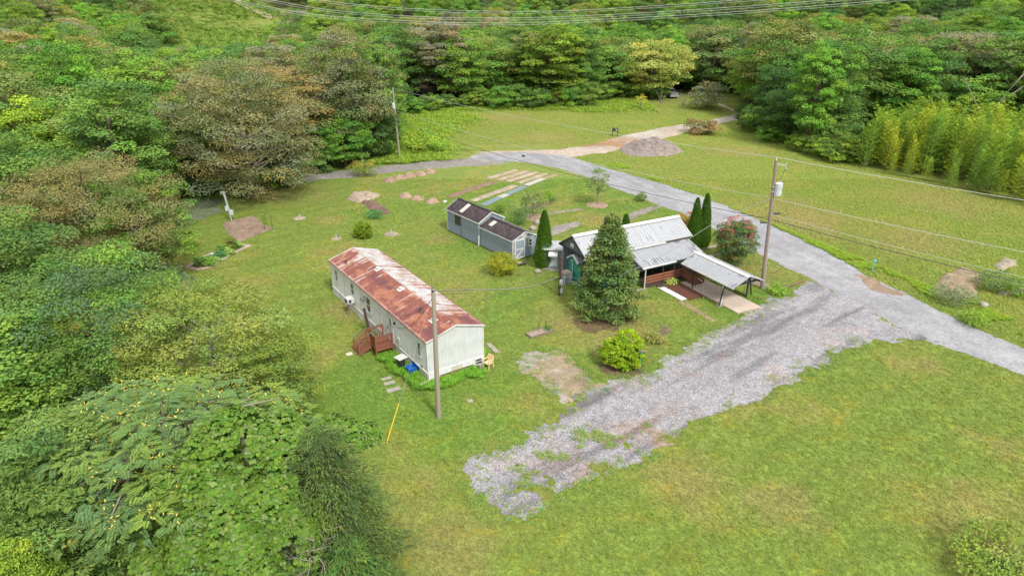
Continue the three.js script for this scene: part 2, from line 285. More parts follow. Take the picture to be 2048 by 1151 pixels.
// a sheet of matter on the ground: keeps the cells where mask(x, z) > 0, cut along the zero line; lift(x, z, m) gives its height
function sheet(mask, cell, y0, colorAt, lift) {
  const [x0, x1, z0, z1] = mask.b, nx = Math.ceil((x1 - x0) / cell) + 1, nz = Math.ceil((z1 - z0) / cell) + 1, v = new Float32Array(nx * nz);
  for (let j = 0; j < nz; j++) for (let i = 0; i < nx; i++) v[j * nx + i] = mask(x0 + i * cell, z0 + j * cell);
  const pos = [], col = [], uv = [], idx = [], seen = new Map();
  const vert = (key, x, z, m) => { if (!seen.has(key)) { seen.set(key, pos.length / 3); pos.push(x, y0 + (lift ? lift(x, z, m) : 0), z); uv.push(x, z); col.push(...colorAt(x, z, m)); } return seen.get(key); };
  for (let j = 0; j < nz - 1; j++) for (let i = 0; i < nx - 1; i++) {
    const C = [[i, j], [i, j + 1], [i + 1, j + 1], [i + 1, j]], vals = C.map(([a, b]) => v[b * nx + a]);
    if (vals.every((q) => q <= 0)) continue; const ring = [];
    for (let k = 0; k < 4; k++) {
      const [a, b] = C[k], [c, d] = C[(k + 1) % 4], va = vals[k], vb = vals[(k + 1) % 4], ka = b * nx + a, kb = d * nx + c;
      if (va > 0) ring.push(vert(ka, x0 + a * cell, z0 + b * cell, va));
      if ((va > 0) !== (vb > 0)) { const t = va / (va - vb), lo = Math.min(ka, kb), hi = Math.max(ka, kb); ring.push(vert(lo + '_' + hi, x0 + (a + (c - a) * t) * cell, z0 + (b + (d - b) * t) * cell, 0)); }
    }
    for (let k = 1; k < ring.length - 1; k++) idx.push(ring[0], ring[k], ring[k + 1]);
  }
  const g = new THREE.BufferGeometry(); g.setAttribute('position', new THREE.Float32BufferAttribute(pos, 3)); g.setAttribute('color', new THREE.Float32BufferAttribute(col, 3)); g.setAttribute('uv', new THREE.Float32BufferAttribute(uv, 2)); g.setIndex(idx); g.computeVertexNormals();
  return g;
}
solo('gravel_track', sheet(LAND.track, .35, .006, (x, z) => { const k = .75 + .5 * fbm(x * .5, z * .5, 3); return [.46 * k, .43 * k, .38 * k]; }), M.gravel, 'thin pale gravel track along the wood edge', 'track', null, 'structure');
solo('gravel_patch', sheet(LAND.pale, .3, .005, (x, z) => { const k = .6 + .6 * fbm(x * .8, z * .8, 3); return [.42 * k, .41 * k, .36 * k]; }), M.gravel, 'pale gravel showing through grass by the woods', 'gravel', null, 'structure');
solo('dirt_road', sheet(LAND.dirtroad, .4, .008, (x, z) => { const k = .8 + .45 * fbm(x * .3, z * .3, 3), w = sstep(.45, .62, fbm(x * .25 + 4, z * .25, 3)), near = sstep(22, 8, Math.hypot(x - 12.5, z + 104)); return mixc([.78 * k, .7 * k, .58 * k], [.62 * k, .38 * k, .2 * k], Math.max(w * .35, near * .85 * (.3 + w))); }), M.gravel, 'pale dirt road crossing the far field', 'road', null, 'structure');
solo('paved_road', sheet(LAND.road, .3, .012, (x, z) => { const a = across(x, z), l = along(x, z), streak = fbm(a * 1.6, l * .05, 4), blot = fbm(x * .18, z * .18, 4), k = .92 + .4 * (streak - .5) + .3 * (blot - .5); return [.52 * k, .515 * k, .525 * k]; }), M.asphalt, 'worn grey paved lane running past the house', 'road', null, 'structure');
const padC = G(1090, 950), puddle = G(1270, 885);
function GPAD(x, z) { const q = Math.hypot((x - padC.x - 1.5) * .55, z - padC.z); return sstep(6.5, 2.2, q) * 1.9 * Math.max(0, fbm(x * 1.1 + 50, z * 1.1, 4) - .53) * 4; }
const driveMask = (x, z) => { let m = LAND.drive(x, z); if (m > -2 && m < 2) m += 1.1 * (fbm(x * 3.1 + 8, z * 3.1, 3) - .5) * sstep(2, .3, Math.abs(m)); return m > 0 ? m - GPAD(x, z) : m; }; driveMask.b = LAND.drive.b;
solo('gravel_driveway', sheet(driveMask, .13, .02, (x, z) => {
  const a = (x - puddle.x) * .78 - (z - puddle.z) * .62, b = (x - puddle.x) * .62 + (z - puddle.z) * .78;
  const tr = fbm(b * .9, a * .07, 4), bl = fbm(x * .35 + 9, z * .35, 4), dk = sstep(.52, .7, fbm(b * 1.3 + 20, a * .16, 5)), k = .98 + .35 * (tr - .5) + .2 * (bl - .5) - .34 * dk;
  const o = Math.exp(-(a * a / 14 + b * b / 3)) * sstep(.42, .56, fbm(x * .8, z * .8 + 3, 4)), br = sstep(.6, .72, fbm(x * .5 + 40, z * .5, 4)) * .25;
  return mixc([.53 * k, .525 * k, .535 * k], [.62 * k, .43 * k, .31 * k], clamp(o + br));
}), M.gravel, 'broad grey gravel driveway curving to a weedy turning pad', 'driveway', null, 'structure');
solo('dirt_spur', sheet(LAND.spur, .2, .014, (x, z) => { const k = .8 + .5 * (fbm(x * .6, z * .6, 4) - .3), w = sstep(.45, .6, fbm(x * .45 + 12, z * .45, 3)); return mixc([.66 * k, .54 * k, .38 * k], [.7 * k, .67 * k, .63 * k], w); }), M.soil, 'bare sandy parking spot beside the white trailer', 'dirt', null, 'structure');
const bareAt = (x, z, m = 0) => driveMask(x, z) > m || LAND.road(x, z) > m || LAND.spur(x, z) > m || LAND.dirtroad(x, z) > m || LAND.track(x, z) > m + .3;

// ---------- plants ----------
const leafMats = new Map();
function leafMat(tint = [1, 1, 1], rough = .8, through = .3) {
  const k = [tint, rough, through].join(); if (!leafMats.has(k)) leafMats.set(k, new THREE.MeshPhysicalMaterial({ color: lin(tint[0] * 1.3, tint[1] * 1.2, tint[2] * 1.25), vertexColors: true, roughness: rough, transmission: through, thickness: 0, ior: 1.4, specularIntensity: rough < .6 ? .6 : .15, side: THREE.DoubleSide }));
  return leafMats.get(k);
}
// gathers kite-shaped leaves, each folded along its midrib
class Leaves {
  constructor() { this.p = []; this.c = []; this.i = []; }
  add(x, y, z, dx, dy, dz, nx, ny, nz, len, wid, col, fold = .18) {
    // d: along the leaf, n: face; made orthogonal
    let l = Math.hypot(dx, dy, dz) || 1; dx /= l; dy /= l; dz /= l;
    const q = nx * dx + ny * dy + nz * dz; nx -= q * dx; ny -= q * dy; nz -= q * dz; l = Math.hypot(nx, ny, nz) || 1; nx /= l; ny /= l; nz /= l;
    const sx = dy * nz - dz * ny, sy = dz * nx - dx * nz, sz = dx * ny - dy * nx, w = wid / 2, f = fold * wid, a = len * .45, b = this.p.length / 3;
    this.p.push(x, y, z, x + dx * a + sx * w + nx * f, y + dy * a + sy * w + ny * f, z + dz * a + sz * w + nz * f, x + dx * len, y + dy * len, z + dz * len, x + dx * a - sx * w + nx * f, y + dy * a - sy * w + ny * f, z + dz * a - sz * w + nz * f);
    for (let k = 0; k < 4; k++) this.c.push(col[0], col[1], col[2]);
    this.i.push(b, b + 1, b + 2, b, b + 2, b + 3);
  }
  geo() { const g = new THREE.BufferGeometry(); g.setAttribute('position', new THREE.Float32BufferAttribute(this.p, 3)); g.setAttribute('color', new THREE.Float32BufferAttribute(this.c, 3)); g.setIndex(this.i); g.computeVertexNormals(); return g; }
}
const sph = () => { const y = rr(-1, 1), t = R() * 6.2832, s = Math.sqrt(1 - y * y); return [s * Math.cos(t), y, s * Math.sin(t)]; };
const jit = (c, a, b = a * .6) => { const k = 1 + rr(-a, a), w = rr(-b, b); return [c[0] * k * (1 + w), c[1] * k, c[2] * k * (1 - w)]; };
// leaves on the outer side of an ellipsoid clump
function clump(L, cx, cy, cz, rx, ry, rz, n, len, wid, col, o = {}) {
  const { up = .35, hang = .25, cj = .22, out = [0, 0, 0], bias = -.2, spread = .4 } = o;
  for (let k = 0; k < n; k++) {
    let d = sph(); if (d[1] < bias && R() < .85) d[1] = -d[1] * .6;
    const s = 1 - spread * R() * R(), x = cx + d[0] * rx * s, y = cy + d[1] * ry * s, z = cz + d[2] * rz * s, t = sph();
    const nx = d[0] + t[0] * .42 + out[0] * .25, ny = d[1] + up + t[1] * .4, nz = d[2] + t[2] * .42 + out[2] * .25;
    const e = sph(), q = rr(.65, 1.35);
    L.add(x, y, z, e[0] + d[0] * .5, e[1] * .6 - hang, e[2] + d[2] * .5, nx, ny, nz, len * q, wid * q, jit(col, cj));
  }
}
// a broadleaf crown of many clumps inside a lumpy envelope; returns crown and wood
function broadleaf({ H, r, base = .25, clumps = 70, leaves = 12000, len = .34, wid = .2, cols, flatness = .7, size = .25, top = 0, bare = 0, trunk = .02, lean = 0, s = 1, bough = 1 }) {
  rs(s * 7919 + 13); const L = new Leaves(), wood = [], cy = H * (base + 1) / 2, ry = H * (1 - base) / 2, cs = [];
  for (let tries = 0; cs.length < clumps && tries < clumps * 30; tries++) {
    let d = sph(); if (d[1] < -.35 && R() < .6) continue;
    const ne = .78 + .5 * fbm(d[0] * 1.6 + s * 3.1 + 9, d[2] * 1.6 + d[1] * 1.3 + s, 3), q = .35 + .65 * Math.pow(R(), .45);
    const taper = top ? 1 - top * clamp((d[1] * q + 1) / 2) : 1;
    const c = [d[0] * r * q * ne * taper + lean * d[1], cy + d[1] * ry * q * Math.min(1.02, ne * 1.05), d[2] * r * q * ne * taper];
    const sz = r * size * rr(.65, 1.3) * (top ? .6 + .4 * taper : 1);
    if (cs.some((e) => Math.hypot(e[0] - c[0], (e[1] - c[1]) * 1.2, e[2] - c[2]) < (e[3] + sz) * .63)) continue;
    cs.push([...c, sz, d]);
  }
  const tot = cs.reduce((a, c) => a + c[3] * c[3], 0);
  for (const [x, y, z, sz, d] of cs) {
    const col = jit(pick(cols), .12, .12);
    clump(L, x, y, z, sz, sz * flatness, sz, Math.round(leaves * sz * sz / tot), len, wid, col, { out: d });
  }
  const tr = H * trunk, bend = () => rr(-.03, .03) * H;
  const tp = [[0, -.2, 0], [bend() * .3, H * .2, bend() * .3], [bend() * .6, H * .45, bend() * .6], [lean * .4, H * .85, 0]];
  wood.push(limb(tp, [tr * 1.35, tr, tr * .7, tr * .15], 7));
  const nb = Math.round(Math.min(cs.length, 26) * bough);
  for (let k = 0; k < nb; k++) {
    const c = cs[Math.floor(k * cs.length / Math.max(1, nb))], h0 = clamp(c[1] / H - .22, .15, .75) * H, mid = [c[0] * .45 + bend() * .5, (h0 + c[1]) / 2 - .02 * H, c[2] * .45 + bend() * .5];
    const ex = 1 + bare * rr(.1, .35); wood.push(limb([[0, h0, 0], mid, [c[0] * ex, c[1] + (bare ? .3 : 0), c[2] * ex]], [tr * .42, tr * .26, tr * .05], 5));
  }
  return { crown: L.geo(), wood: mergeGeometries(wood.map(flat)), H, r };
}
// tiers of drooping sprays: cedar, hemlock, pine
function conifer({ H, r, base = .08, leaves = 9000, len = .4, wid = .12, cols, tiers = 16, s = 1, droop = .25, full = .75 }) {
  rs(s * 7919 + 29); const L = new Leaves(), wood = [limb([[0, -.2, 0], [0, H * .5, 0], [0, H * .97, 0]], [H * .018, H * .012, H * .002], 6)];
  const per = Math.round(leaves / tiers);
  for (let t = 0; t < tiers; t++) {
    const f = t / tiers, y = H * (base + (1 - base) * f), rad = r * Math.pow(1 - f, full) * rr(.8, 1.1) + .15, nb = 6 + Math.floor(R() * 4), w = (1 - f) * 1.6 + .15;
    for (let b = 0; b < nb; b++) {
      const a = (b + rr(-.4, .4)) / nb * 6.2832, q = rad * rr(.75, 1.12), ca = Math.cos(a), sa = Math.sin(a), col = jit(pick(cols), .15, .1), n = Math.round(per * w / nb);
      if (t % 3 === 0) wood.push(limb([[0, y, 0], [ca * q * .9, y - q * droop * .6, sa * q * .9]], [H * .004, H * .0012], 4));
      for (let k = 0; k < n; k++) {
        const u = Math.sqrt(R()), x = ca * q * u, z = sa * q * u, sp = q * .32 * (1.15 - u * .5), yy = y - u * u * q * droop + rr(-.12, .12) * (H / tiers) * 2, e = sph();
        L.add(x + rr(-sp, sp), yy, z + rr(-sp, sp), ca + e[0] * .8, -droop + e[1] * .5 + .1, sa + e[2] * .8, e[0] * .5, 1, e[2] * .5, len * rr(.6, 1.3), wid * rr(.7, 1.2), jit(col, .2));
      }
    }
  }
  return { crown: L.geo(), wood: mergeGeometries(wood.map(flat)), H, r };
}
const geoKit = (k) => k;
function plant(name, kit, pos, { label, category = 'tree', group, tint = [1, 1, 1], turn = 0, scale = 1, sy = 1, crownName = 'crown', wood = M.bark, woodName = 'trunk', rough = .8, through = .3 }) {
  const t = thing(name, label, category, pos, turn, group); t.scale.set(scale, scale * sy, scale);
  if (kit.wood) part(t, woodName, kit.wood, wood);
  const c = part(t, crownName, kit.crown, leafMat(tint, rough, through));
  return t;
}
// greens, linear base colours
const C = {
  oak: [[0.152, 0.196, 0.058], [0.174, 0.217, 0.072], [0.131, 0.174, 0.051]],
  olive: [[0.217, 0.217, 0.087], [0.181, 0.189, 0.072], [0.246, 0.225, 0.102]],
  grey: [[0.189, 0.217, 0.109], [0.167, 0.196, 0.087], [0.217, 0.232, 0.123]],
  fresh: [[0.145, 0.275, 0.043], [0.174, 0.304, 0.051], [0.123, 0.239, 0.043]],
  deep: [[0.065, 0.138, 0.036], [0.087, 0.167, 0.043], [0.058, 0.116, 0.032]],
  mid: [[0.109, 0.210, 0.043], [0.131, 0.232, 0.051], [0.094, 0.181, 0.043]],
  lime: [[0.290, 0.392, 0.051], [0.334, 0.420, 0.058], [0.246, 0.348, 0.043]],
  blue: [[0.087, 0.174, 0.072], [0.109, 0.203, 0.080], [0.072, 0.145, 0.065]],
  tan: [[0.275, 0.232, 0.109], [0.232, 0.203, 0.087], [0.203, 0.203, 0.080]],
};

// ---------- woods ----------
const inForest = (x, z) => forestMask(x, z) > .5;
const K = { // shared kits for trees at middle distance and beyond
  oakA: broadleaf({ H: 18, r: 6.6, base: .16, clumps: 95, leaves: 26000, len: .33, wid: .19, cols: [...C.oak, ...C.mid], s: 1 }),
  oakB: broadleaf({ H: 19, r: 6.0, base: .12, clumps: 90, leaves: 25000, len: .33, wid: .19, cols: C.mid, s: 2, size: .27 }),
  mapleA: broadleaf({ H: 16, r: 5.2, base: .1, clumps: 75, leaves: 20000, len: .33, wid: .21, cols: C.fresh, s: 3, size: .28 }),
  ashA: broadleaf({ H: 20, r: 5.4, base: .2, clumps: 80, leaves: 22000, len: .36, wid: .15, cols: C.grey, s: 4, flatness: .6 }),
  darkA: broadleaf({ H: 15, r: 5.0, base: .05, clumps: 70, leaves: 20000, len: .3, wid: .19, cols: C.deep, s: 5, size: .3 }),
  tall: broadleaf({ H: 21, r: 4.4, base: .12, clumps: 85, leaves: 21000, len: .34, wid: .19, cols: [...C.mid, ...C.fresh], s: 6, size: .3 }),
  layered: conifer({ H: 17, r: 4.2, base: .06, leaves: 15000, len: .42, wid: .15, cols: [...C.mid, [0.189, 0.232, 0.072]], tiers: 15, s: 7, droop: .12, full: .6 }),
  cedar: conifer({ H: 10, r: 2.6, base: .03, leaves: 8000, len: .34, wid: .1, cols: C.deep, tiers: 18, s: 8 }),
  bush: broadleaf({ H: 4.2, r: 2.5, base: -.05, clumps: 60, leaves: 7500, len: .22, wid: .14, cols: C.mid, s: 9, size: .25, trunk: .012 }),
  bushB: broadleaf({ H: 3.4, r: 2.6, base: -.1, clumps: 55, leaves: 7000, len: .23, wid: .15, cols: [...C.deep, ...C.fresh], s: 10, size: .26, trunk: .012 }),
};
const placed = [];
const free = (x, z, d) => placed.every((p) => Math.hypot(p[0] - x, p[1] - z) > (p[2] + d) * .5);
// a tree by the picture point of its top and its height
function topTree(name, kit, px, py, H, radius, opt) {
  const v = G(px, py, H); v.y = 0; const sc = radius / kit.r; placed.push([v.x, v.z, radius * 1.35]);
  return plant(name, kit, v, { scale: sc, sy: (H / kit.H) / sc, turn: rr(0, 6.28), ...opt });
}
// a tree by the picture points of its foot and its top: the height follows
function footTree(name, kit, px, py, topy, radius, opt) {
  const v = G(px, py); let lo = 1, hi = 40; for (let k = 0; k < 30; k++) { const m = (lo + hi) / 2; if (project(v.x, m, v.z)[1] > topy) lo = m; else hi = m; }
  const sc = radius / kit.r; placed.push([v.x, v.z, radius * 1.35]);
  return plant(name, kit, v, { scale: sc, sy: (lo / kit.H) / sc, turn: rr(0, 6.28), ...opt });
}
rs(11);
// the big trees that stand out along the left wood edge
const bigOak = broadleaf({ H: 19, r: 8.6, base: -.03, clumps: 170, leaves: 52000, len: .26, wid: .13, cols: [...C.olive, ...C.grey], s: 21, size: .2, bare: 1, trunk: .024, bough: 1.6 });
footTree('oak_tree', bigOak, 502, 392, 112, 8.6, { label: 'huge olive-grey oak with bare pale branches at the lawn edge', wood: M.barkPale, tint: [.95, 1.0, .9] });
footTree('oak_tree', broadleaf({ H: 20, r: 6.6, base: .1, clumps: 110, leaves: 34000, len: .28, wid: .16, cols: [...C.grey, ...C.oak], s: 22 }), 697, 320, 62, 6.2, { label: 'tall grey-green oak left of the far utility pole' });
footTree('hickory_tree', K.ashA, 590, 335, 128, 5, { label: 'olive and orange tinged tree behind the huge oak', tint: [1.35, 1.05, .75] });
footTree('maple_tree', K.mapleA, 690, 334, 232, 3.8, { label: 'bright green maple low beside the huge oak', tint: [.8, .95, .8] });
footTree('maple_tree', K.darkA, 748, 316, 195, 3.4, { label: 'dark green tree at the end of the left wood' });
const near1 = broadleaf({ H: 15, r: 8, base: .08, clumps: 150, leaves: 56000, len: .21, wid: .085, cols: [...C.tan, ...C.olive], s: 31, size: .19, flatness: .75 });
topTree('oak_tree', near1, 150, 308, 11.5, 6.2, { tint: [.95, 1.02, .85], label: 'broad brown-tinged oak overhanging the left lawn' });
topTree('ash_tree', broadleaf({ H: 16, r: 6.6, base: .08, clumps: 110, leaves: 26000, len: .32, wid: .16, cols: [...C.fresh, [0.203, 0.290, 0.087]], s: 32, size: .22 }), 130, 196, 12.5, 6.4, { label: 'pale fresh green ash behind the brown-tinged oak' });
topTree('ash_tree', broadleaf({ H: 13, r: 4.6, base: .02, clumps: 85, leaves: 24000, len: .24, wid: .14, cols: [...C.fresh, ...C.mid], s: 33, size: .24 }), 262, 345, 9.5, 3.7, { label: 'light green tree at the right flank of the brown-tinged oak' });
topTree('tulip_tree', K.mapleA, 50, 198, 12.5, 4.2, { label: 'yellow-green tree crown at the left picture edge', tint: [1.9, 1.5, .8] });
topTree('black_gum_tree', broadleaf({ H: 12, r: 6, base: .02, clumps: 120, leaves: 42000, len: .2, wid: .1, cols: [...C.blue, ...C.mid, ...C.fresh], s: 34, size: .22 }), 140, 515, 9.5, 5.6, { label: 'dark blue-green tree below the brown-tinged oak' });
topTree('elm_tree', broadleaf({ H: 11, r: 5.2, base: .0, clumps: 130, leaves: 44000, len: .19, wid: .085, cols: [[0.189, 0.261, 0.051], [0.160, 0.239, 0.043], [0.217, 0.275, 0.065]], s: 35, size: .2, flatness: .55, bough: 1.2 }), 400, 572, 8.6, 4.9, { label: 'feathery yellow-green elm leaning over the lawn', wood: M.barkPale });
topTree('elm_tree', broadleaf({ H: 8, r: 3, base: .0, clumps: 70, leaves: 20000, len: .17, wid: .08, cols: [[0.160, 0.239, 0.043], [0.131, 0.203, 0.043]], s: 36, size: .24, flatness: .55 }), 525, 690, 6, 2.6, { label: 'small yellow-green elm at the lawn edge by the trailer' });
{ // mimosa: flat layers of ferny fronds with yellow seed pods
  rs(77); const L = new Leaves(), P = new Leaves(), wood = [], H = 8.6;
  wood.push(limb([[0, -.2, 0], [.2, 2.5, .1], [.1, 4.5, -.2]], [.2, .15, .1], 7));
  for (let k = 0; k < 150; k++) {
    const a = R() * 6.28, q = 6.6 * Math.sqrt(R()), x = Math.cos(a) * q, z = Math.sin(a) * q * .75, y = H * (.98 - .028 * (q * q) / 5) - rr(0, 3.2) * R() - .6, col = jit(pick([[.19, .29, .07], [.23, .33, .06], [.15, .25, .08]]), .12), sr = rr(.55, 1.05);
    if (k % 4 === 0) wood.push(limb([[.1, 4, -.1], [x * .5, 6.2, z * .5], [x, y - .1, z]], [0.116, 0.072, 0.017], 5));
    for (let f = 0; f < 30; f++) {
      const b = R() * 6.28, u = Math.sqrt(R()) * sr, fx = x + Math.cos(b) * u, fz = z + Math.sin(b) * u, fy = y - u * u * .32 + rr(-.05, .05), dx = Math.cos(b + rr(-.6, .6)), dz = Math.sin(b + rr(-.6, .6)), fl = rr(.3, .5);
      for (let s2 = 0; s2 < 7; s2++) { const w = s2 / 7; for (const sd of [-1, 1]) L.add(fx + dx * fl * w, fy - .1 * w * w, fz + dz * fl * w, dx * .6 - dz * sd, -.18, dz * .6 + dx * sd, 0, 1, .1, .15 * (1.1 - w * .6), .055, jit(col, .16)); }
    }
    if (R() < .5) for (let f = 0; f < 10; f++) P.add(x + rr(-.6, .6), y + rr(0, .14), z + rr(-.6, .6), rr(-1, 1), rr(-.3, .5), rr(-1, 1), rr(-.4, .4), 1, 0, .16, .05, jit([0.551, 0.435, 0.072], .2));
  }
  const v = G(285, 770, H); v.y = 0; placed.push([v.x, v.z, 8]);
  const t = plant('mimosa_tree', { crown: L.geo(), wood: mergeGeometries(wood.map(flat)) }, v, { tint: [.72, .78, .8], label: 'ferny mimosa tree with yellow seed pods in flat layers', wood: M.barkPale });
  part(t, 'seed_pods', P.geo(), leafMat([1, 1, 1], .8, .2)).userData.kind = 'stuff';
}
topTree('oak_tree', K.oakB, -60, 420, 10, 4.6, { label: 'oak cut off by the left picture edge, beside the brown-tinged oak' });
topTree('maple_tree', K.mapleA, -70, 640, 8, 4.2, { label: 'maple cut off by the left picture edge, beside the blue-green tree' });
topTree('walnut_tree', broadleaf({ H: 9, r: 3.6, base: .0, clumps: 95, leaves: 34000, len: .24, wid: .085, cols: [...C.mid, [0.145, 0.246, 0.058]], s: 41, size: .26, flatness: .6 }), 70, 868, 7.6, 3.3, { label: 'long-leaved green tree in the bottom left corner' });
topTree('sweetgum_tree', K.mapleA, 15, 1085, 5.5, 1.2, { label: 'yellow-green leaves in the very bottom left corner', tint: [1.3, 1.1, .8] });
{ // kudzu draped over a dead tree: round leaves hanging in curtains
  rs(101); const L = new Leaves(), wood = [], H = 9.2;
  const lobes = [[0, 6.9, 0, 1.7, 1.5, 1.5], [-1.3, 6.1, .3, 1.4, 1.6, 1.4], [1.4, 6.6, -.5, 1.3, 1.2, 1.2], [-2.2, 4.8, .9, 1.3, 1.7, 1.2], [-.6, 5.2, 1.5, 1.4, 1.9, 1.1], [1.0, 5.0, 1.3, 1.5, 2.0, 1.2], [2.6, 5.9, -.8, 1.1, 1.1, 1], [3.6, 6.1, -1.6, 1.2, .8, 1], [4.5, 5.8, -2.0, .8, .6, .7], [-3.0, 3.4, 1.4, 1.2, 1.5, 1.1], [-3.7, 2.2, 2.1, 1.2, 1.3, 1.1], [-1.7, 3.4, 2.2, 1.2, 1.9, 1], [.3, 3.4, 2.5, 1.4, 2.1, 1.1], [2.2, 3.6, 1.7, 1.3, 2.1, 1.1], [-2.7, 1.4, 3.0, 1.3, 1.2, 1], [-.8, 1.7, 3.3, 1.4, 1.5, 1], [1.4, 1.8, 3.1, 1.4, 1.6, 1], [-4.6, 1.0, 2.6, 1.1, .9, 1]];
  for (const [cx, cy, cz, rx, ry, rz] of lobes) {
    const n = Math.round(760 * rx * ry);
    for (let k = 0; k < n; k++) {
      let d = sph(); if (d[1] < -.5) d[1] *= -.7; const bump = .66 + .68 * fbm(d[0] * 2.2 + cx * 3 + 9, d[1] * 2.2 + d[2] * 2.2 + 4, 3), x = cx + d[0] * rx * bump, y = cy + d[1] * ry * bump, z = cz + d[2] * rz * bump;
      if (fbm(x * .9 + 20, y * .8 + z * .7, 3) > .53) continue;
      const t = sph(), q = rr(.7, 1.3), a = R() * 6.28;
      // three round leaflets from one stalk
      const col = jit(pick([[.13, .245, .03], [.105, .205, .03], [.16, .27, .035], [.2, .28, .08]]), .16, .1);
      for (let m = 0; m < 3; m++) { const b = a + (m - 1) * 1.5; L.add(x, y, z, Math.cos(b), -.55 + t[1] * .3, Math.sin(b), d[0] * 1.2 + t[0] * .4, d[1] * .8 + .5 + t[1] * .3, d[2] * 1.2 + t[2] * .4, .165 * q, .155 * q, jit(col, .08), .1); }
    }
  }
  for (let k = 0; k < 30; k++) { const a = R() * 6.28, q = rr(1, 4.4), y = rr(1.5, 6); wood.push(limb([[0, y * .4, 0], [Math.cos(a) * q * .6, y, Math.sin(a) * q * .5], [Math.cos(a) * q, y + rr(-.8, .5), Math.sin(a) * q * .8]], [0.102, 0.051, 0.012], 4)); }
  wood.push(limb([[0, -.2, 0], [.1, 4, 0], [0, 7.6, 0]], [0.377, 0.261, 0.087], 7));
  const v = G(470, 815, 8.6); v.y = 0; placed.push([v.x, v.z, 8]);
  const t = plant('kudzu_tree', { crown: L.geo(), wood: mergeGeometries(wood.map(flat)) }, v, { tint: [.72, .78, .75], label: 'kudzu-smothered tree filling the bottom left, round bright leaves', wood: M.twigDead, crownName: 'vine_leaves', rough: .6 });
  // grey dead twigs sticking out on the lawn side
  const tw = []; for (let k = 0; k < 90; k++) { const x = rr(2.2, 4.2), y = rr(2, 4.2), z = rr(.4, 2.6), a = R() * 6.28, l = rr(.4, 1.1), e = [x + Math.cos(a) * l + .3, y + rr(-.3, .5), z + Math.sin(a) * l]; tw.push(limb([[x, y, z], [(x + e[0]) / 2 + rr(-.1, .1), (y + e[1]) / 2 + rr(-.1, .1), (z + e[2]) / 2], e], [0.032, 0.020, 0.006], 4)); for (let m = 0; m < 2; m++) tw.push(limb([[(x + e[0]) / 2, (y + e[1]) / 2, (z + e[2]) / 2], [e[0] + rr(-.4, .4), e[1] + rr(-.3, .4), e[2] + rr(-.4, .4)]], [.01, .003], 3)); }
  part(t, 'dead_twigs', tw, M.twigDead);
}
topTree('cedar_tree', conifer({ H: 8.5, r: 2.9, base: .0, leaves: 36000, len: .19, wid: .05, cols: [[0.087, 0.145, 0.041], [0.123, 0.189, 0.043], [0.072, 0.123, 0.036]], tiers: 24, s: 43, droop: .3, full: .55 }), 640, 850, 8.2, 3.2, { label: 'dark fine-needled cedar between the kudzu and the lawn' });
topTree('cedar_tree', K.cedar, 690, 1075, 4.0, 2.2, { label: 'low dark cedar by the lawn at the bottom edge', tint: [1.3, 1.3, 1] });
topTree('persimmon_tree', K.bush, 400, 1120, 3.4, 1.9, { label: 'pale bush crown at the bottom edge under the kudzu', tint: [1.5, 1.35, 1.4], category: 'bush' });
// woods beyond the far field: trees that can be told apart
footTree('maple_tree', broadleaf({ H: 15, r: 7.2, base: .14, clumps: 110, leaves: 24000, len: .32, wid: .2, cols: [[0.319, 0.377, 0.087], [0.275, 0.348, 0.072], [0.362, 0.406, 0.102]], s: 51, size: .22 }), 1305, 196, 78, 8.2, { label: 'wide yellow-green maple beside the parked truck' });
footTree('oak_tree', K.oakA, 1420, 182, 54, 9, { label: 'large grey-green oak right of the yellow-green maple', tint: [1.1, 1.05, 1.15] });
footTree('layered_pine_tree', K.layered, 1045, 205, 62, 5.4, { label: 'tree with drooping layered boughs in the far tree line', tint: [1.1, 1.05, .8] });
footTree('poplar_tree', K.tall, 1105, 207, 45, 6.6, { label: 'tall yellow-green poplar at the middle of the far tree line', tint: [1.45, 1.2, .75] });
footTree('oak_tree', K.ashA, 888, 205, 38, 6.6, { label: 'greyish brown-green oak in the far tree line', tint: [1.15, 1.05, 1.1] });
footTree('maple_tree', K.mapleA, 922, 208, 72, 5.2, { label: 'bright green maple before the greyish oak in the far tree line', tint: [1.05, 1.05, .9] });
footTree('oak_tree', K.oakB, 805, 205, 55, 6, { label: 'round dark green oak at the left end of the far tree line', tint: [.85, .95, .9] });
footTree('maple_tree', K.mapleA, 1215, 195, 95, 5.4, { label: 'fresh green maple left of the yellow-green maple' });
footTree('oak_tree', K.oakA, 1545, 232, 40, 8.6, { label: 'big bushy oak overhanging the dirt road end', tint: [1.15, 1.1, .95] });
footTree('oak_tree', K.oakB, 1690, 265, 60, 7, { label: 'broad oak behind the small cedars right of the dirt road', tint: [1.1, 1.1, 1] });
footTree('maple_tree', K.darkA, 1575, 280, 175, 4.6, { label: 'dark leafy tree drooping over the field corner', tint: [1.1, 1.15, .95] });
footTree('oak_tree', K.ashA, 1870, 250, 60, 7.2, { label: 'grey-green oak behind the bamboo middle', tint: [1, 1, .9] });
footTree('sycamore_tree', K.tall, 1990, 270, 62, 6.5, { label: 'oak with bare white branches behind the bamboo right end', wood: M.barkPale });
const grove = GP([[1690, 338], [1760, 345], [1840, 362], [1930, 384], [2060, 420], [2160, 430], [2120, 330], [1990, 296], [1850, 288], [1740, 296], [1690, 318]]), inGrove = (x, z) => Math.max(sdPoly(x, z, grove), sdPoly(x, z + 3, grove), sdPoly(x - 2, z - 5, grove));
rs(500);
const kinds = [['oak_tree', 'oakA', 3], ['oak_tree', 'oakB', 3], ['maple_tree', 'mapleA', 2], ['ash_tree', 'ashA', 2], ['poplar_tree', 'tall', 2], ['gum_tree', 'darkA', 2]];
const bag = kinds.flatMap(([n, k, w]) => Array(w).fill([n, k]));
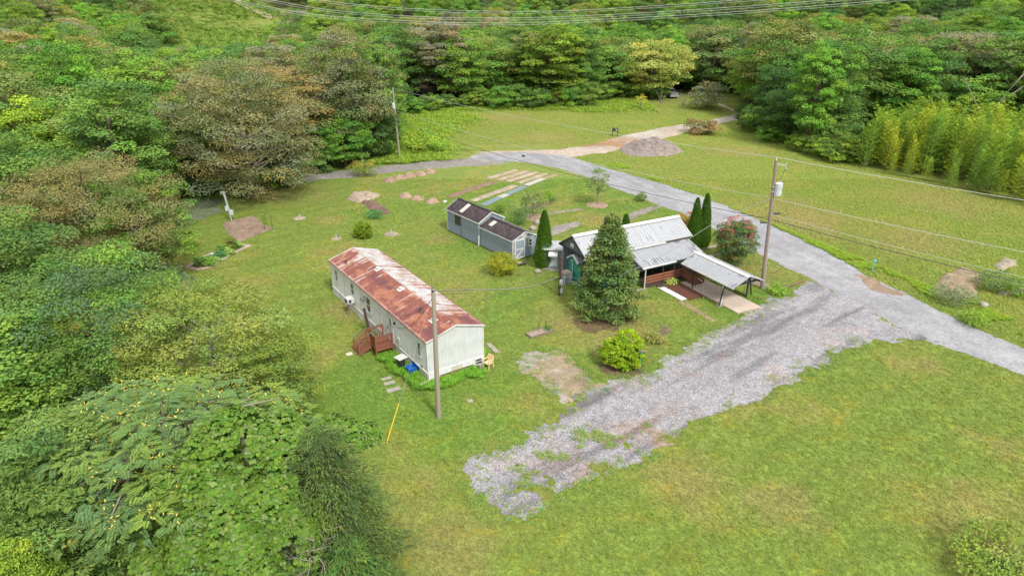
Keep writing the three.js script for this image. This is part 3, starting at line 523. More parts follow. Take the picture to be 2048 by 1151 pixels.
const tints = [[1.1, 1.1, 1], [1.3, 1.2, .95], [.95, 1.0, .9], [1.45, 1.25, .85], [1.15, 1.12, 1.1], [1.15, 1.28, .9]];
const tintWords = ['plain green', 'warm green', 'dark cool green', 'olive yellow', 'greyish green', 'bright grass-green'];
const WOODS = [
  ['in the wood left of the lawn', '', (px) => px < 800, -20, -150],
  ['in the wood beyond the far field', '', (px, x, z) => px >= 800 && px < 1490, -140, -330],
  ['in the wood behind the bamboo', '', (px) => px >= 1490, -60, -330],
];
const skyline = (px) => px > 315 && px < 600 ? 92 - 30 * sstep(480, 590, px) : px < 315 ? -200 : -200;
let count = [0, 0, 0];
for (let t = 0; t < 20000 && placed.length < 500; t++) {
  // rays spread over the picture width, so the woods fill evenly from here to the hills
  const z = -18 - 190 * Math.pow(R(), .8), x = rr(-1, 1) * (12 - z * .86); if (!inForest(x, z)) continue;
  const [px, , d] = project(x, 0, z); if (px < -420 || px > 2650) continue;
  if (d < 62 || (d < 72 && px > 60 && px < 420)) continue;
  const k = pick(bag), kit = K[k[1]]; let H = kit.H * rr(.6, .82), rad = kit.r * rr(.85, 1.12); const gy = heightAt(x, z);
  // behind the clearing's outlook the trees stay lower
  let top = project(x, gy + H, z)[1]; const lim = skyline(px); while (top < lim && H > 5) { H *= .9; rad *= .95; top = project(x, gy + H, z)[1]; }
  if (d > 205 || clearing(x, z) > -4 || inGrove(x, z) > -2.2) continue;
  if (top < -260) continue;
  const edge = forestMask(x, z); if (edge < rad * .55) { rad *= .75; }
  if (!free(x, z, rad * 1.15)) continue; placed.push([x, z, rad * 1.15]);
  const wi = WOODS.findIndex((w) => w[2](px, x, z)), w = WOODS[wi]; count[wi]++;
  const ti = pick(tints), sc = rad / kit.r, look = tintWords[tints.indexOf(ti)];
  plant(k[0], kit, [x, gy, z], { label: `${look} ${k[0].split('_')[0]} tree ${w[0]}`, group: `${look} ${k[0].split('_')[0]} trees ${w[0]}`, tint: ti, scale: sc, sy: H / kit.H / sc, turn: rr(0, 6.28) });
}
console.log('woods', count, placed.length);
{ // shrubs along the foot of the woods
  const foot = [[800, 222], [830, 226], [862, 222], [896, 216], [930, 214], [962, 214], [1000, 216], [1035, 214], [1070, 215], [1145, 212], [1176, 212], [1205, 200], [1235, 196], [1270, 196], [1310, 196], [1385, 178], [1440, 176], [1492, 238], [1510, 262], [1540, 282], [1600, 300], [1640, 310], [1670, 322], [1694, 322], [1655, 304], [1700, 304], [1676, 292], [1640, 286], [1720, 312], [650, 340], [700, 322], [755, 312], [770, 290], [765, 262], [400, 385], [440, 378], [560, 372]];
  rs(620);
  for (const [px, py] of foot) { const v = G(px, py), k = pick(['bush', 'bushB']), sc = rr(.7, 1.15); v.y = heightAt(v.x, v.z); plant('edge_shrub', K[k], v, { label: 'leafy shrub along the foot of the woods', category: 'shrub', group: 'shrubs at the wood edge', tint: pick(tints), scale: sc, sy: rr(.8, 1.3), turn: rr(0, 6.28), woodName: 'stems' }); }
}

{ // far woods that read as one mass on the hills
  rs(640); const bins = { oakA: [], tall: [], darkA: [], mapleA: [] }, seenAt = [];
  for (let t = 0; t < 30000 && seenAt.length < 900; t++) {
    const d = 185 + 420 * R(), a = rr(-.86, .86), x = Math.sin(a) * d, z = -Math.cos(a) * d; if (!(forestMask(x, z) > .5 || d > 260) || clearing(x, z) > -4) continue; const [px, , dd] = project(x, 0, z); if (dd < 195 || px < -150 || px > 2200) continue;
    const gap = d < 330 ? 6.5 : 9; if (seenAt.some((p) => Math.hypot(p[0] - x, p[1] - z) < gap)) continue; seenAt.push([x, z]); const k = pick(Object.keys(bins)); bins[k].push([x, heightAt(x, z), z, rr(.7, .95) * (d > 330 ? 1.3 : 1), pick(tints)]);
  }
  for (const [k, list] of Object.entries(bins)) {
    const m = new THREE.InstancedMesh(K[k].crown, leafMat([1, 1, 1]), list.length), mx = new THREE.Matrix4(), q = new THREE.Quaternion(), up = new THREE.Vector3(0, 1, 0), c = new THREE.Color();
    list.forEach(([x, y, z, s, t], i) => { m.setMatrixAt(i, mx.compose(new THREE.Vector3(x, y - .5, z), q.setFromAxisAngle(up, R() * 6.28), new THREE.Vector3(s, s * rr(.75, .95), s))); m.setColorAt(i, c.setRGB(...t)); });
    m.name = numbered('far_woods'); scene.add(shade(m)); tag(m, `distant hillside woods, ${({ oakA: 'broad crowns', tall: 'tall crowns', darkA: 'dark crowns', mapleA: 'fresh crowns' })[k]}`, 'woods', null, 'stuff');
  }
  const P = [[470, -4], [490, 8], [530, 26], [562, 42], [590, 50], [602, 60], [592, 66], [575, 55], [545, 44], [515, 30], [475, 10], [455, -2]].map(([a, b]) => hillPoint(a, b)), b = bounds(P, 2), mk = (x, z) => sdPoly(x, z, P); mk.b = b;
  solo('hill_track', sheet(mk, 1.2, .35, () => [.72, .6, .46], (x, z) => heightAt(x, z)), M.soil, 'pale dirt track climbing the far clearing', 'track', null, 'structure');
}

// ---------- buildings ----------
const DEG = Math.PI / 180;
// a framed window set on a wall: face along local +z of a pivot, x across, y up
function windowOn(t, x, y, z, ry, w, h, { sash = true, frame = M.white, name = 'window', pane = M.glass, fw = .06 } = {}) {
  const P = new THREE.Group(); P.name = name; P.position.set(x, y, z); P.rotation.y = ry; t.add(P);
  part(P, 'frame', [bx(w + fw, fw, .07, 0, h / 2, .02), bx(w + fw, fw, .09, 0, -h / 2, .03), bx(fw, h - fw, .07, -w / 2, 0, .02), bx(fw, h - fw, .07, w / 2, 0, .02)], frame);
  if (sash) { part(P, 'pane', bx(w - fw, h / 2 - fw * .75, .012, 0, h / 4, .012), pane); part(P, 'pane', bx(w - fw, h / 2 - fw * .75, .012, 0, -h / 4, .006), pane); part(P, 'sash_rail', bx(w - fw, .05, .05, 0, 0, .015), frame); }
  else part(P, 'pane', bx(w - fw, h - fw, .012, 0, 0, .01), pane);
  return P;
}
// wall with standing ribs, spans a..b along x at depth z, facing +z
function ribbed(w, h, step, depth, rw = .035) { const g = [bx(w, h, .08, 0, h / 2, 0)]; for (let x = -w / 2 + step / 2; x < w / 2; x += step) g.push(bx(rw, h - .01, depth, x, h / 2, .04 + depth / 2 - .002)); return g; }
const put = (gs, x, y, z, ry = 0) => gs.map((g) => g.applyMatrix4(_m.compose(new THREE.Vector3(x, y, z), _q.setFromEuler(_e.set(0, ry, 0)), new THREE.Vector3(1, 1, 1))));
function gablePoly(w, h0, rise, d) { const s = new THREE.Shape([[-w / 2, 0], [w / 2, 0], [w / 2, h0], [0, h0 + rise], [-w / 2, h0]].map((p) => new THREE.Vector2(...p))); const g = new THREE.ExtrudeGeometry(s, { depth: d, bevelEnabled: false }); g.translate(0, 0, -d / 2); return uvBox(g.index ? g.toNonIndexed() : g); }
function slab4(a, b, c, d, th) { // a thick sheet through four corners (counter-clockwise from above), uv: u along a-b, v along a-d, metres
  const A = [a, b, c, d].map((p) => new THREE.Vector3(...p)), n = A[1].clone().sub(A[0]).cross(A[3].clone().sub(A[0])).normalize(), B = A.map((p) => p.clone().addScaledVector(n, -th));
  const lu = A[0].distanceTo(A[1]), lv = A[0].distanceTo(A[3]), pos = [], uv = [], q = (P, U) => { for (const k of [0, 1, 2, 0, 2, 3]) { pos.push(P[k].x, P[k].y, P[k].z); uv.push(...U[k]); } };
  q([A[0], A[1], A[2], A[3]], [[0, 0], [lu, 0], [lu, lv], [0, lv]]); q([B[3], B[2], B[1], B[0]], [[0, lv], [lu, lv], [lu, 0], [0, 0]]);
  for (let k = 0; k < 4; k++) { const m = (k + 1) % 4; q([A[k], B[k], B[m], A[m]], [[0, 0], [0, th], [lu, th], [lu, 0]]); }
  const g = new THREE.BufferGeometry(); g.setAttribute('position', new THREE.Float32BufferAttribute(pos, 3)); g.setAttribute('uv', new THREE.Float32BufferAttribute(uv, 2)); g.computeVertexNormals(); return g;
}
const lerp3 = (a, b, t) => a.map((v, i) => v + (b[i] - v) * t);
// ribbed metal roof slope made of sheets: a,b along the ridge, d,c along the eave; every sheet a part
function sheetRoof(parent, name, a, b, c, d, n, ribs, m, th = .03) {
  const L = new THREE.Vector3(...a).distanceTo(new THREE.Vector3(...b));
  const nrm = new THREE.Vector3(...b).sub(new THREE.Vector3(...a)).cross(new THREE.Vector3(...d).sub(new THREE.Vector3(...a))).normalize();
  const flip = nrm.y < 0 ? -1 : 1; nrm.multiplyScalar(flip); const off = (p, h) => [p[0] + nrm.x * h, p[1] + nrm.y * h, p[2] + nrm.z * h];
  for (let k = 0; k < n; k++) {
    const t0 = k / n + .0006, t1 = (k + 1) / n - .0006, h = (k % 2) * .004, q = [lerp3(a, b, t0), lerp3(a, b, t1), lerp3(d, c, t1), lerp3(d, c, t0)].map((p) => off(p, h));
    const top = flip > 0 ? slab4(q[0], q[1], q[2], q[3], th) : slab4(q[1], q[0], q[3], q[2], th), gs = [top];
    for (let r = 0; r < ribs; r++) { const s = (r + .5) / ribs, p0 = off(lerp3(q[0], q[1], s), .012), p1 = off(lerp3(q[3], q[2], s), .012); gs.push(bar(p0, p1, .05, .04)); }
    // whole-roof uv: u along the eave, v down the slope
    const mg = mergeGeometries(gs.map(flat)), P = mg.attributes.position, U = mg.attributes.uv, ax = new THREE.Vector3(...b).sub(new THREE.Vector3(...a)).normalize(), o = new THREE.Vector3(...a), dn = new THREE.Vector3().crossVectors(ax, nrm).normalize(), v = new THREE.Vector3();
    for (let i = 0; i < P.count; i++) { v.fromBufferAttribute(P, i).sub(o); U.setXY(i, v.dot(ax), v.dot(dn)); }
    part(parent, name, mg, m);
  }
}
{ // the white trailer with the rusting roof
  const W = 4.3, Ln = 17.2, A = G(857, 763), t = thing('mobile_home', 'long white mobile home with a rusted metal roof', 'mobile home', [0, 0, 0], 0);
  const ry = 34.2 * DEG, ux = [Math.cos(ry), -Math.sin(ry)], vz = [-Math.sin(ry), -Math.cos(ry)]; // across, back
  t.position.set(A.x + ux[0] * W / 2 + vz[0] * Ln / 2, 0, A.z + ux[1] * W / 2 + vz[1] * Ln / 2); t.rotation.y = ry;
  const sk = .62, wh = 2.36, ev = sk + wh, rise = .62, hx = W / 2, hz = Ln / 2;
  part(t, 'side_wall', put(ribbed(Ln, wh, .2, .016), -hx + .04, sk, 0, -90 * DEG), M.wall);
  part(t, 'side_wall', put(ribbed(Ln, wh, .2, .016), hx - .04, sk, 0, 90 * DEG), M.wall);
  const endGeo = (s) => { const g = [gablePoly(W - .17, wh - .02, rise - .06, .08).translate(0, sk, s * (hz - .04))]; for (let x = -W / 2 + .14; x < W / 2 - .1; x += .11) { const h = wh - .03 + (rise - .08) * (1 - Math.abs(x) / hx); g.push(bx(.022, h, .012, x, sk + h / 2, s * (hz + .004))); } return g; };
  part(t, 'end_wall', endGeo(1), M.wallEnd); part(t, 'end_wall', endGeo(-1), M.wallEnd);
  for (const [sx, sz] of [[-1, 1], [1, 1], [-1, -1], [1, -1]]) part(t, 'corner_trim', bx(.09, wh, .09, sx * (hx - .02), sk + wh / 2, sz * (hz - .02)), M.white);
  // floor band and skirting panels
  part(t, 'floor_band', [bx(.1, .1, Ln, -hx - .01, sk - .02, 0), bx(.1, .1, Ln, hx + .01, sk - .02, 0), bx(W - .1, .1, .1, 0, sk - .02, hz + .01), bx(W - .1, .1, .1, 0, sk - .02, -hz - .01)], M.skirt);
  rs(5);
  for (let k = 0; k < 14; k++) { const z0 = -hz + k * Ln / 14, l = Ln / 14 - .012, miss = k === 12; if (miss) continue; const m = k > 12 ? M.cream : M.skirt; for (const s of [-1, 1]) part(t, 'skirting_panel', bx(.03, sk - .06, l, s * (hx + .012 + rr(0, .03)), sk / 2 - .03, z0 + l / 2, 0, 0, s * rr(-.03, .06)), s < 0 ? m : M.skirt); }
  for (let k = 0; k < 5; k++) { const l = W / 5 - .01, low = k > 0 && k < 4; part(t, 'skirting_panel', bx(l, low ? sk - .3 : sk - .06, .03, -hx + (k + .5) * W / 5, low ? sk - .06 - (sk - .3) / 2 : sk / 2 - .03, hz + .02 + (k % 2) * .008), k === 2 ? M.cream : M.skirt); part(t, 'skirting_panel', bx(l, sk - .06, .03, -hx + (k + .5) * W / 5, sk / 2 - .03, -hz - .02), M.skirt); }
  part(t, 'brick_footing', bx(W * .6, .26, .1, 0, .12, hz - .02), M.brick);
  const vent = windowOn(t, hx - .45, .34, hz + .05, 0, .5, .44, { name: 'crawl_vent', pane: M.dark });
  // roof: two slopes with a low edge rail
  const ov = .09, roof = new THREE.Group(); roof.name = 'roof'; t.add(roof);
  for (const s of [-1, 1]) {
    const a = [0, ev + rise, hz + ov], b = [0, ev + rise, -hz - ov], c = [s * (hx + ov), ev - .03, -hz - ov], d = [s * (hx + ov), ev - .03, hz + ov];
    const g = s < 0 ? slab4(a, b, c, d, .04) : slab4(b, a, d, c, .04), U = g.attributes.uv; for (let i = 0; i < U.count; i++) U.setXY(i, s < 0 ? U.getX(i) / Ln : 1 - U.getX(i) / Ln, U.getY(i) / 2.35);
    part(roof, 'roof_slope', g, s < 0 ? M.rustA : M.rustB);
    const seams = []; for (let k = 1; k < 9; k++) { const z = hz - k * Ln / 9; seams.push(bar([0, ev + rise + .006, z], [s * (hx + ov), ev - .024, z], .045, .022)); } const sg = mergeGeometries(seams.map(flat)), su = sg.attributes.uv, sp = sg.attributes.position; for (let i = 0; i < su.count; i++) su.setXY(i, (hz - sp.getZ(i)) / Ln, Math.abs(sp.getX(i)) / 2.35);
    part(roof, 'roof_seam', sg, s < 0 ? M.rustA : M.rustB);
    part(roof, 'eave_rail', bx(.05, .07, Ln + .2, s * (hx + ov + .02), ev - .04, 0), M.rustMetal);
  }
  part(roof, 'end_rail', [bar([-hx - ov, ev - .03, hz + ov + .02], [0, ev + rise, hz + ov + .02], .05, .06), bar([hx + ov, ev - .03, hz + ov + .02], [0, ev + rise, hz + ov + .02], .05, .06)], M.white);
  part(roof, 'end_rail', [bar([-hx - ov, ev - .03, -hz - ov - .02], [0, ev + rise, -hz - ov - .02], .05, .06), bar([hx + ov, ev - .03, -hz - ov - .02], [0, ev + rise, -hz - ov - .02], .05, .06)], M.white);
  const onRoof = (x, z) => [x, ev + rise - (rise + .03) * Math.abs(x) / (hx + ov), z];
  for (const [x, z, k] of [[-1.5, -6.6, 1], [-.35, 1.2, 0], [-.75, 5.2, 1], [-.7, 6.9, 0], [1.2, 2.2, 0], [-.2, -3.2, 0]]) {
    const p = onRoof(x, z), g = new THREE.Group(); g.name = 'roof_vent'; g.position.set(...p); roof.add(g);
    if (k) { part(g, 'pipe', rod([0, -.05, 0], [0, .22, 0], .08, .08), M.rustMetal); part(g, 'cap', rod([0, .23, 0], [0, .3, 0], .14, .06), M.dark); }
    else { part(g, 'flashing', bx(.5, .04, .5, 0, .02, 0, 0, 0, x < 0 ? .27 : -.27), M.white); part(g, 'cap', [rod([0, .02, 0], [0, .16, 0], .1, .1), rod([0, .16, 0], [0, .22, 0], .17, .1)], M.galv); }
  }
  // openings on the long side: z from the near end
  const zz = (d) => hz - d;
  windowOn(t, -hx - .012, sk + 1.35, zz(1.05), -90 * DEG, .42, 1.05); windowOn(t, -hx - .012, sk + 1.3, zz(9.35), -90 * DEG, .75, 1.25); windowOn(t, -hx - .012, sk + 1.45, zz(12.5), -90 * DEG, .62, 1.0); windowOn(t, -hx - .012, sk + 1.4, zz(15.9), -90 * DEG, .5, 1.05);
  const door = new THREE.Group(); door.name = 'door'; door.position.set(-hx - .03, sk, zz(5.6)); door.rotation.y = -90 * DEG; t.add(door);
  part(door, 'door_leaf', bx(.86, 1.95, .05, 0, 1, 0), M.white); part(door, 'door_frame', [bx(.06, 2.05, .08, -.47, 1.0, .01), bx(.06, 2.05, .08, .47, 1.0, .01), bx(1, .07, .08, 0, 2.05, .01)], M.skirt); part(door, 'door_window', bx(.14, .6, .02, .12, 1.5, .03), M.glass); part(door, 'door_handle', bx(.04, .1, .05, -.34, .95, .05), M.dark);
  part(t, 'porch_lamp', bx(.12, .16, .1, -hx - .09, sk + 1.75, zz(4.7)), M.dark);
  part(t, 'meter_cabinet', bx(.1, .5, .35, -hx - .06, sk + .55, zz(4.2)), M.white);
  for (const d of [7.4, 10.9, 14.2]) part(t, 'panel_joint', bx(.03, wh - .04, .07, -hx - .02, sk + wh / 2, zz(d)), M.white);
  const ac = new THREE.Group(); ac.name = 'window_air_conditioner'; ac.position.set(-hx - .33, sk + .62, zz(12.5)); ac.userData.label = 'white window air conditioner on a post'; t.add(ac);
  part(ac, 'case', [bx(.62, .42, .6, 0, 0, 0)], M.white); part(ac, 'grille', [bx(.02, .26, .18, -.315, -.02, -.12), bx(.02, .26, .18, -.315, -.02, .12), bx(.2, .24, .02, -.1, -.02, .305)], M.dark); part(ac, 'prop_post', [bx(.1, 1.05, .1, -.15, -.74, 0), bar([-.4, -1.24, .25], [-.15, -.85, 0], .07), bar([-.4, -1.24, -.25], [-.15, -.85, 0], .07)], M.oldwood);
  const coil = new THREE.TorusGeometry(.19, .018, 5, 22); part(t, 'cable_coil', [coil.clone().rotateY(90 * DEG).translate(-hx - .06, sk + 1.55, zz(10.15)), coil.clone().scale(.8, .8, 1).rotateY(90 * DEG).rotateZ(.2).translate(-hx - .07, sk + 1.53 - .3, zz(10.1)).translate(-.2, .3, 0)], M.cable);
  // brown deck with stairs before the door
  const Dk = thing('wooden_deck', 'reddish brown wooden deck with steps at the trailer door', 'deck'); Dk.rotation.y = ry;
  const loc = (x, z) => { const c = Math.cos(ry), s = Math.sin(ry); return [t.position.x + x * c + z * s, 0, t.position.z - x * s + z * c]; };
  Dk.position.set(...loc(-hx - .12, zz(5.75)));
  const dh = .58, dd = 1.35, dw = 1.7; // local: -x away from the wall, z along it
  for (let k = 0; k < 9; k++) part(Dk, 'floor_board', bx(.138, .035, dw, -.08 - k * .148, dh, 0), M.deck);
  part(Dk, 'joist', [bx(.05, .14, dw - .02, -dd + .03, dh - .09, 0), bx(.05, .14, dw - .02, -.06, dh - .09, 0), bx(dd - .14, .14, .05, -dd / 2, dh - .09, dw / 2 - .03), bx(dd - .14, .14, .05, -dd / 2, dh - .09, -dw / 2 + .03)], M.deck);
  const posts = [[-.1, dw / 2 - .05], [-dd, dw / 2 - .05], [-dd, -dw / 2 + .35], [-.1, -dw / 2 + .35 - .25], [-dd, .05]];
  for (const [x, z] of [[-.1, .8], [-1.36, .8], [-1.36, -.12], [-1.36, -.8], [-.1, -.8]]) part(Dk, 'post', bx(.1, dh + .98, .1, x, (dh + .98) / 2, z), M.deck);
  const rail = (a, b, n) => { part(Dk, 'hand_rail', bar([a[0], a[1] + .98, a[2]], [b[0], b[1] + .98, b[2]], .1, .045), M.tread); part(Dk, 'lower_rail', bar([a[0], a[1] + .14, a[2]], [b[0], b[1] + .14, b[2]], .05, .08), M.deck); part(Dk, 'upper_rail', bar([a[0], a[1] + .86, a[2]], [b[0], b[1] + .86, b[2]], .045, .08), M.deck); for (let k = 1; k < n; k++) { const p = lerp3(a, b, k / n); part(Dk, 'baluster', bx(.04, .78, .04, p[0], p[1] + .5, p[2]), M.deck); } };
  rail([-.1, dh, .8], [-1.36, dh, .8], 9); rail([-1.36, dh, .8], [-1.36, dh, -.12], 7); rail([-.1, dh, -.8], [-1.36, dh, -.8], 9);
  // stairs leave the front towards -x beside the far half
  for (let k = 0; k < 3; k++) part(Dk, 'stair_tread', bx(.3, .045, .86, -1.5 - k * .3, dh - .17 - k * .17, -.46), M.tread);
  for (const z of [-.06, -.86]) part(Dk, 'stringer', bar([-1.36, dh - .1, z], [-2.36, .0, z], .05, .2), M.deck);
  for (const z of [-.02, -.9]) {
    part(Dk, 'post', bx(.1, 1.0, .1, -2.3, .5, z), M.deck);
    part(Dk, 'hand_rail', bar([-1.36, dh + .98, z], [-2.36, 1.0, z], .1, .045), M.tread);
    for (let k = 0; k < 3; k++) part(Dk, 'stair_rail', bar([-1.4, dh + .2 + k * .24, z], [-2.28, .2 + k * .24, z], .04, .11), M.deck);
  }
  solo('paver', bx(.42, .05, .42, ...[loc(-hx - 2.95, zz(6.4))].map((p) => [p[0], .03, p[2]])[0], ry), M.cream, 'small cream paver at the foot of the deck steps', 'paver');
  // leaning stub of an old post
  const pb = G(739, 664), lp = solo('old_post', [rod([pb.x, -.1, pb.z], [pb.x - .28, 1.95, pb.z - .1], .13, .1, 9)], M.darkwood, 'leaning dark wooden post stub between deck and air conditioner', 'post');
  // things by the near corner
  const bin = thing('trash_can', 'black trash can with a white lid in the weeds', 'trash can', G(803, 733), .3);
  part(bin, 'can', [new THREE.CylinderGeometry(.3, .25, .72, 18).translate(0, .36, 0)], M.black); part(bin, 'lid', [bx(.72, .05, .66, 0, .75, 0, .5), rod([0, .78, 0], [0, .84, 0], .25, .24, 16), bx(.18, .04, .05, 0, .87, 0)], M.white); part(bin, 'handle', [bx(.06, .04, .14, .31, .62, 0), bx(.06, .04, .14, -.31, .62, 0)], M.black);
  const blue = thing('storage_bin', 'open bright blue plastic bin by the trailer corner', 'bin', G(825, 742), .75);
  part(blue, 'bin_wall', [bx(.72, .4, .03, 0, .2, .24, 0, .1), bx(.72, .4, .03, 0, .2, -.24, 0, -.1), bx(.03, .4, .5, .36, .2, 0, 0, 0, -.1), bx(.03, .4, .5, -.36, .2, 0, 0, 0, .1)], M.blue); part(blue, 'bin_floor', bx(.66, .03, .44, 0, .03, 0), M.blue); part(blue, 'rim', [bx(.82, .035, .05, 0, .4, .28), bx(.82, .035, .05, 0, .4, -.28), bx(.05, .035, .52, .4, .4, 0), bx(.05, .035, .52, -.4, .4, 0)], M.blue);
  const bp = G(847, 751); solo('leaning_board', bx(.3, .85, .04, bp.x, .42, bp.z, ry - 90 * DEG, .25), M.oldwood, 'weathered board leaning on the trailer skirting', 'board');
  const q0 = G(839, 772), q1 = G(858, 764); solo('concrete_pipe', rod([q0.x, .08, q0.z], [q1.x, .08, q1.z], .08, .08, 10), M.concreteGrey, 'short grey pipe lying at the trailer corner', 'pipe');
  const cb = thing('cinder_block', 'grey cinder block standing on end beside the plastic chair', 'block', G(961, 739), ry + .2);
  part(cb, 'block_shell', [bx(.04, .4, .2, -.085, .2, 0), bx(.04, .4, .2, .085, .2, 0), bx(.13, .04, .2, 0, .02, 0), bx(.13, .04, .2, 0, .2, 0), bx(.13, .04, .2, 0, .38, 0)], M.concreteGrey);
  const ch = thing('plastic_chair', 'tan plastic garden chair beside the trailer end', 'chair', G(977, 735), -.7);
  part(ch, 'seat', [bx(.46, .04, .44, 0, .42, 0), bx(.46, .07, .03, 0, .4, .22)], M.tan);
  for (let k = 0; k < 4; k++) part(ch, 'back_slat', bx(.075, .42, .025, -.165 + k * .11, .67, -.24, 0, -.18), M.tan);
  part(ch, 'back_rim', [bx(.48, .07, .035, 0, .9, -.285, 0, -.18), bar([-.24, .44, -.2], [-.24, .9, -.285], .04), bar([.24, .44, -.2], [.24, .9, -.285], .04)], M.tan);
  for (const s of [-1, 1]) { part(ch, 'armrest', [bar([s * .25, .66, .22], [s * .25, .68, -.24], .06, .03)], M.tan); part(ch, 'leg', bar([s * .26, 0, .26], [s * .25, .66, .2], .05), M.tan); part(ch, 'leg', bar([s * .25, 0, -.28], [s * .22, .44, -.2], .05), M.tan); }
}
{ // blue-grey double shed
  const t = thing('garden_shed', 'long blue-grey shed in two stepped sections with shingle roof', 'shed'), ry = 37.6 * DEG, A = G(1025, 523), W = 2.9;
  const ux = [Math.cos(ry), -Math.sin(ry)]; t.position.set(A.x + ux[0] * W / 2, 0, A.z + ux[1] * W / 2); t.rotation.y = ry; // local z: front towards +z, back is -z
  const F = { l: 5.35, h: 2.12, rise: .62, w: W }, Bk = { l: 5.85, h: 2.5, rise: .82, w: W + .12 };
  const sec = (s, z1, nm) => {
    const z0 = z1 - s.l, hw = s.w / 2;
    for (const sd of [-1, 1]) part(t, 'side_wall', put(ribbed(s.l, s.h - .12, .3, .008, .27), sd * (hw - .04), .12, (z0 + z1) / 2, sd * 90 * DEG), M.shedBlue);
    part(t, 'gable_wall', gablePoly(s.w - .17, s.h - .12, s.rise - .05, .07).translate(0, .12, z1 - .04), M.shedBlue); part(t, 'gable_wall', gablePoly(s.w - .17, s.h - .12, s.rise - .05, .07).translate(0, .12, z0 + .04), M.shedBlue);
    part(t, 'sill_beam', [bx(.12, .12, s.l, -hw + .04, .06, (z0 + z1) / 2), bx(.12, .12, s.l, hw - .04, .06, (z0 + z1) / 2)], M.darkwood);
    const roof = new THREE.Group(); roof.name = 'roof'; t.add(roof); const o = .12, e = s.h - s.rise * o / hw;
    for (const sd of [-1, 1]) {
      const a = [0, s.h + s.rise, z1 + .1], b = [0, s.h + s.rise, z0 - .1], c = [sd * (hw + o), e, z0 - .1], d = [sd * (hw + o), e, z1 + .1];
      part(roof, 'shingle_slope', sd < 0 ? slab4(a, b, c, d, .06) : slab4(b, a, d, c, .06), M.shingle);
      part(roof, 'eave_trim', bx(.03, .1, s.l + .18, sd * (hw + o + .012), e - .05, (z0 + z1) / 2), M.white);
      for (const [zz, dz] of [[z1 + .112, 0], [z0 - .112, 0]]) part(roof, 'rake_trim', bar([0, s.h + s.rise - .05, zz], [sd * (hw + o), e - .05, zz], .03, .12), M.white);
    }
    part(roof, 'ridge_cap', bx(.26, .03, s.l + .2, 0, s.h + s.rise + .012, (z0 + z1) / 2), M.shingle);
    for (const sx of [-1, 1]) part(t, 'corner_board', bx(.09, s.h - .14, .09, sx * (hw - .03), .12 + (s.h - .14) / 2, z1 - .02), M.white);
    return roof;
  };
  const r1 = sec(F, 0), r2 = sec(Bk, -F.l);
  part(t, 'corner_board', bx(.09, Bk.h - .14, .09, -Bk.w / 2 + .03, .12 + (Bk.h - .14) / 2, -F.l - Bk.l + .03), M.white);
  const sky = (r, s, z, x, w, l) => { const y = s.h + s.rise - s.rise * x / (s.w / 2), a = Math.atan2(s.rise, s.w / 2); part(r, 'roof_light', bx(w, .06, l, -x, y + .02, z, 0, 0, a), M.sky); };
  sky(r1, F, -F.l + 1.1, .62, .75, .55); sky(r2, Bk, -F.l - Bk.l + 2.3, .75, 1.3, .55);
  // door with Z brace, vent panel and window in the front gable
  const d = new THREE.Group(); d.name = 'door'; d.position.set(-.62, .14, .005); t.add(d);
  part(d, 'door_leaf', bx(1.2, 1.86, .04, 0, .95, .01), M.shedBlue);
  const bf = (w, h, x, y) => bx(w, h, .035, x, y, .045); part(d, 'door_board', bf(.14, 1.9, -.56, .95), M.white); part(d, 'door_board', bf(.14, 1.9, .56, .95), M.white); part(d, 'door_board', bf(.98, .12, 0, 1.84), M.white); part(d, 'door_board', bf(.98, .11, 0, .95), M.white); part(d, 'door_board', bf(.98, .12, 0, .07), M.white); part(d, 'door_brace', bar([-.48, .14, .04], [.48, .88, .04], .03, .1), M.white); part(d, 'hinge', [bx(.1, .05, .02, -.58, 1.5, .07), bx(.1, .05, .02, -.58, .4, .07)], M.dark);
  windowOn(t, .68, 1.5, .0, 0, .4, .72, { fw: .1 });
  part(t, 'gable_panel', bx(.62, .42, .03, -.02, F.h + .22, .012), M.white);
  part(t, 'gable_trim', bx(W - .1, .08, .04, -.55 + .55, F.h - .06, .014), M.white);
  // dark many-sided window and pipe on the long side
  const w = new THREE.Group(); w.name = 'window'; w.position.set(-Bk.w / 2 - .012, 1.72, -F.l - Bk.l + 2.0); w.rotation.y = -90 * DEG; t.add(w);
  part(w, 'pane', bx(.86, .86, .02, 0, 0, .01), M.glass); part(w, 'frame', [bx(.94, .05, .04, 0, .45, .01), bx(.94, .05, .04, 0, -.45, .01), bx(.05, .86, .04, .45, 0, .01), bx(.05, .86, .04, -.45, 0, .01)], M.dark);
  part(t, 'panel_seam', bx(.02, 2.1, .06, -Bk.w / 2 - .01, 1.2, -F.l - Bk.l + 2.6), M.darkwood);
  const v = G(957, 492); const dp = solo('pipe_stub', [rod([v.x, 0, v.z], [v.x + .05, 1.0, v.z], .06, .06, 8), rod([v.x + .05, 1.0, v.z], [v.x + .18, 1.02, v.z], .06, .06, 8)], M.white, 'white pipe stub with grass at its foot beside the shed', 'pipe');
  const s = G(1040, 530); const st = thing('step_block', 'wooden step with a stone before the shed door', 'step', [s.x, 0, s.z], ry);
  for (let k = 0; k < 3; k++) part(st, 'plank', bx(1.2, .05, .19, 0, .2, -.2 + k * .2), M.darkwood); part(st, 'block', [bx(.12, .17, .6, -.5, .09, 0), bx(.12, .17, .6, .5, .09, 0)], M.darkwood); part(st, 'stone_slab', bx(.5, .05, .34, -.05, .252, -.05), M.stone);
}
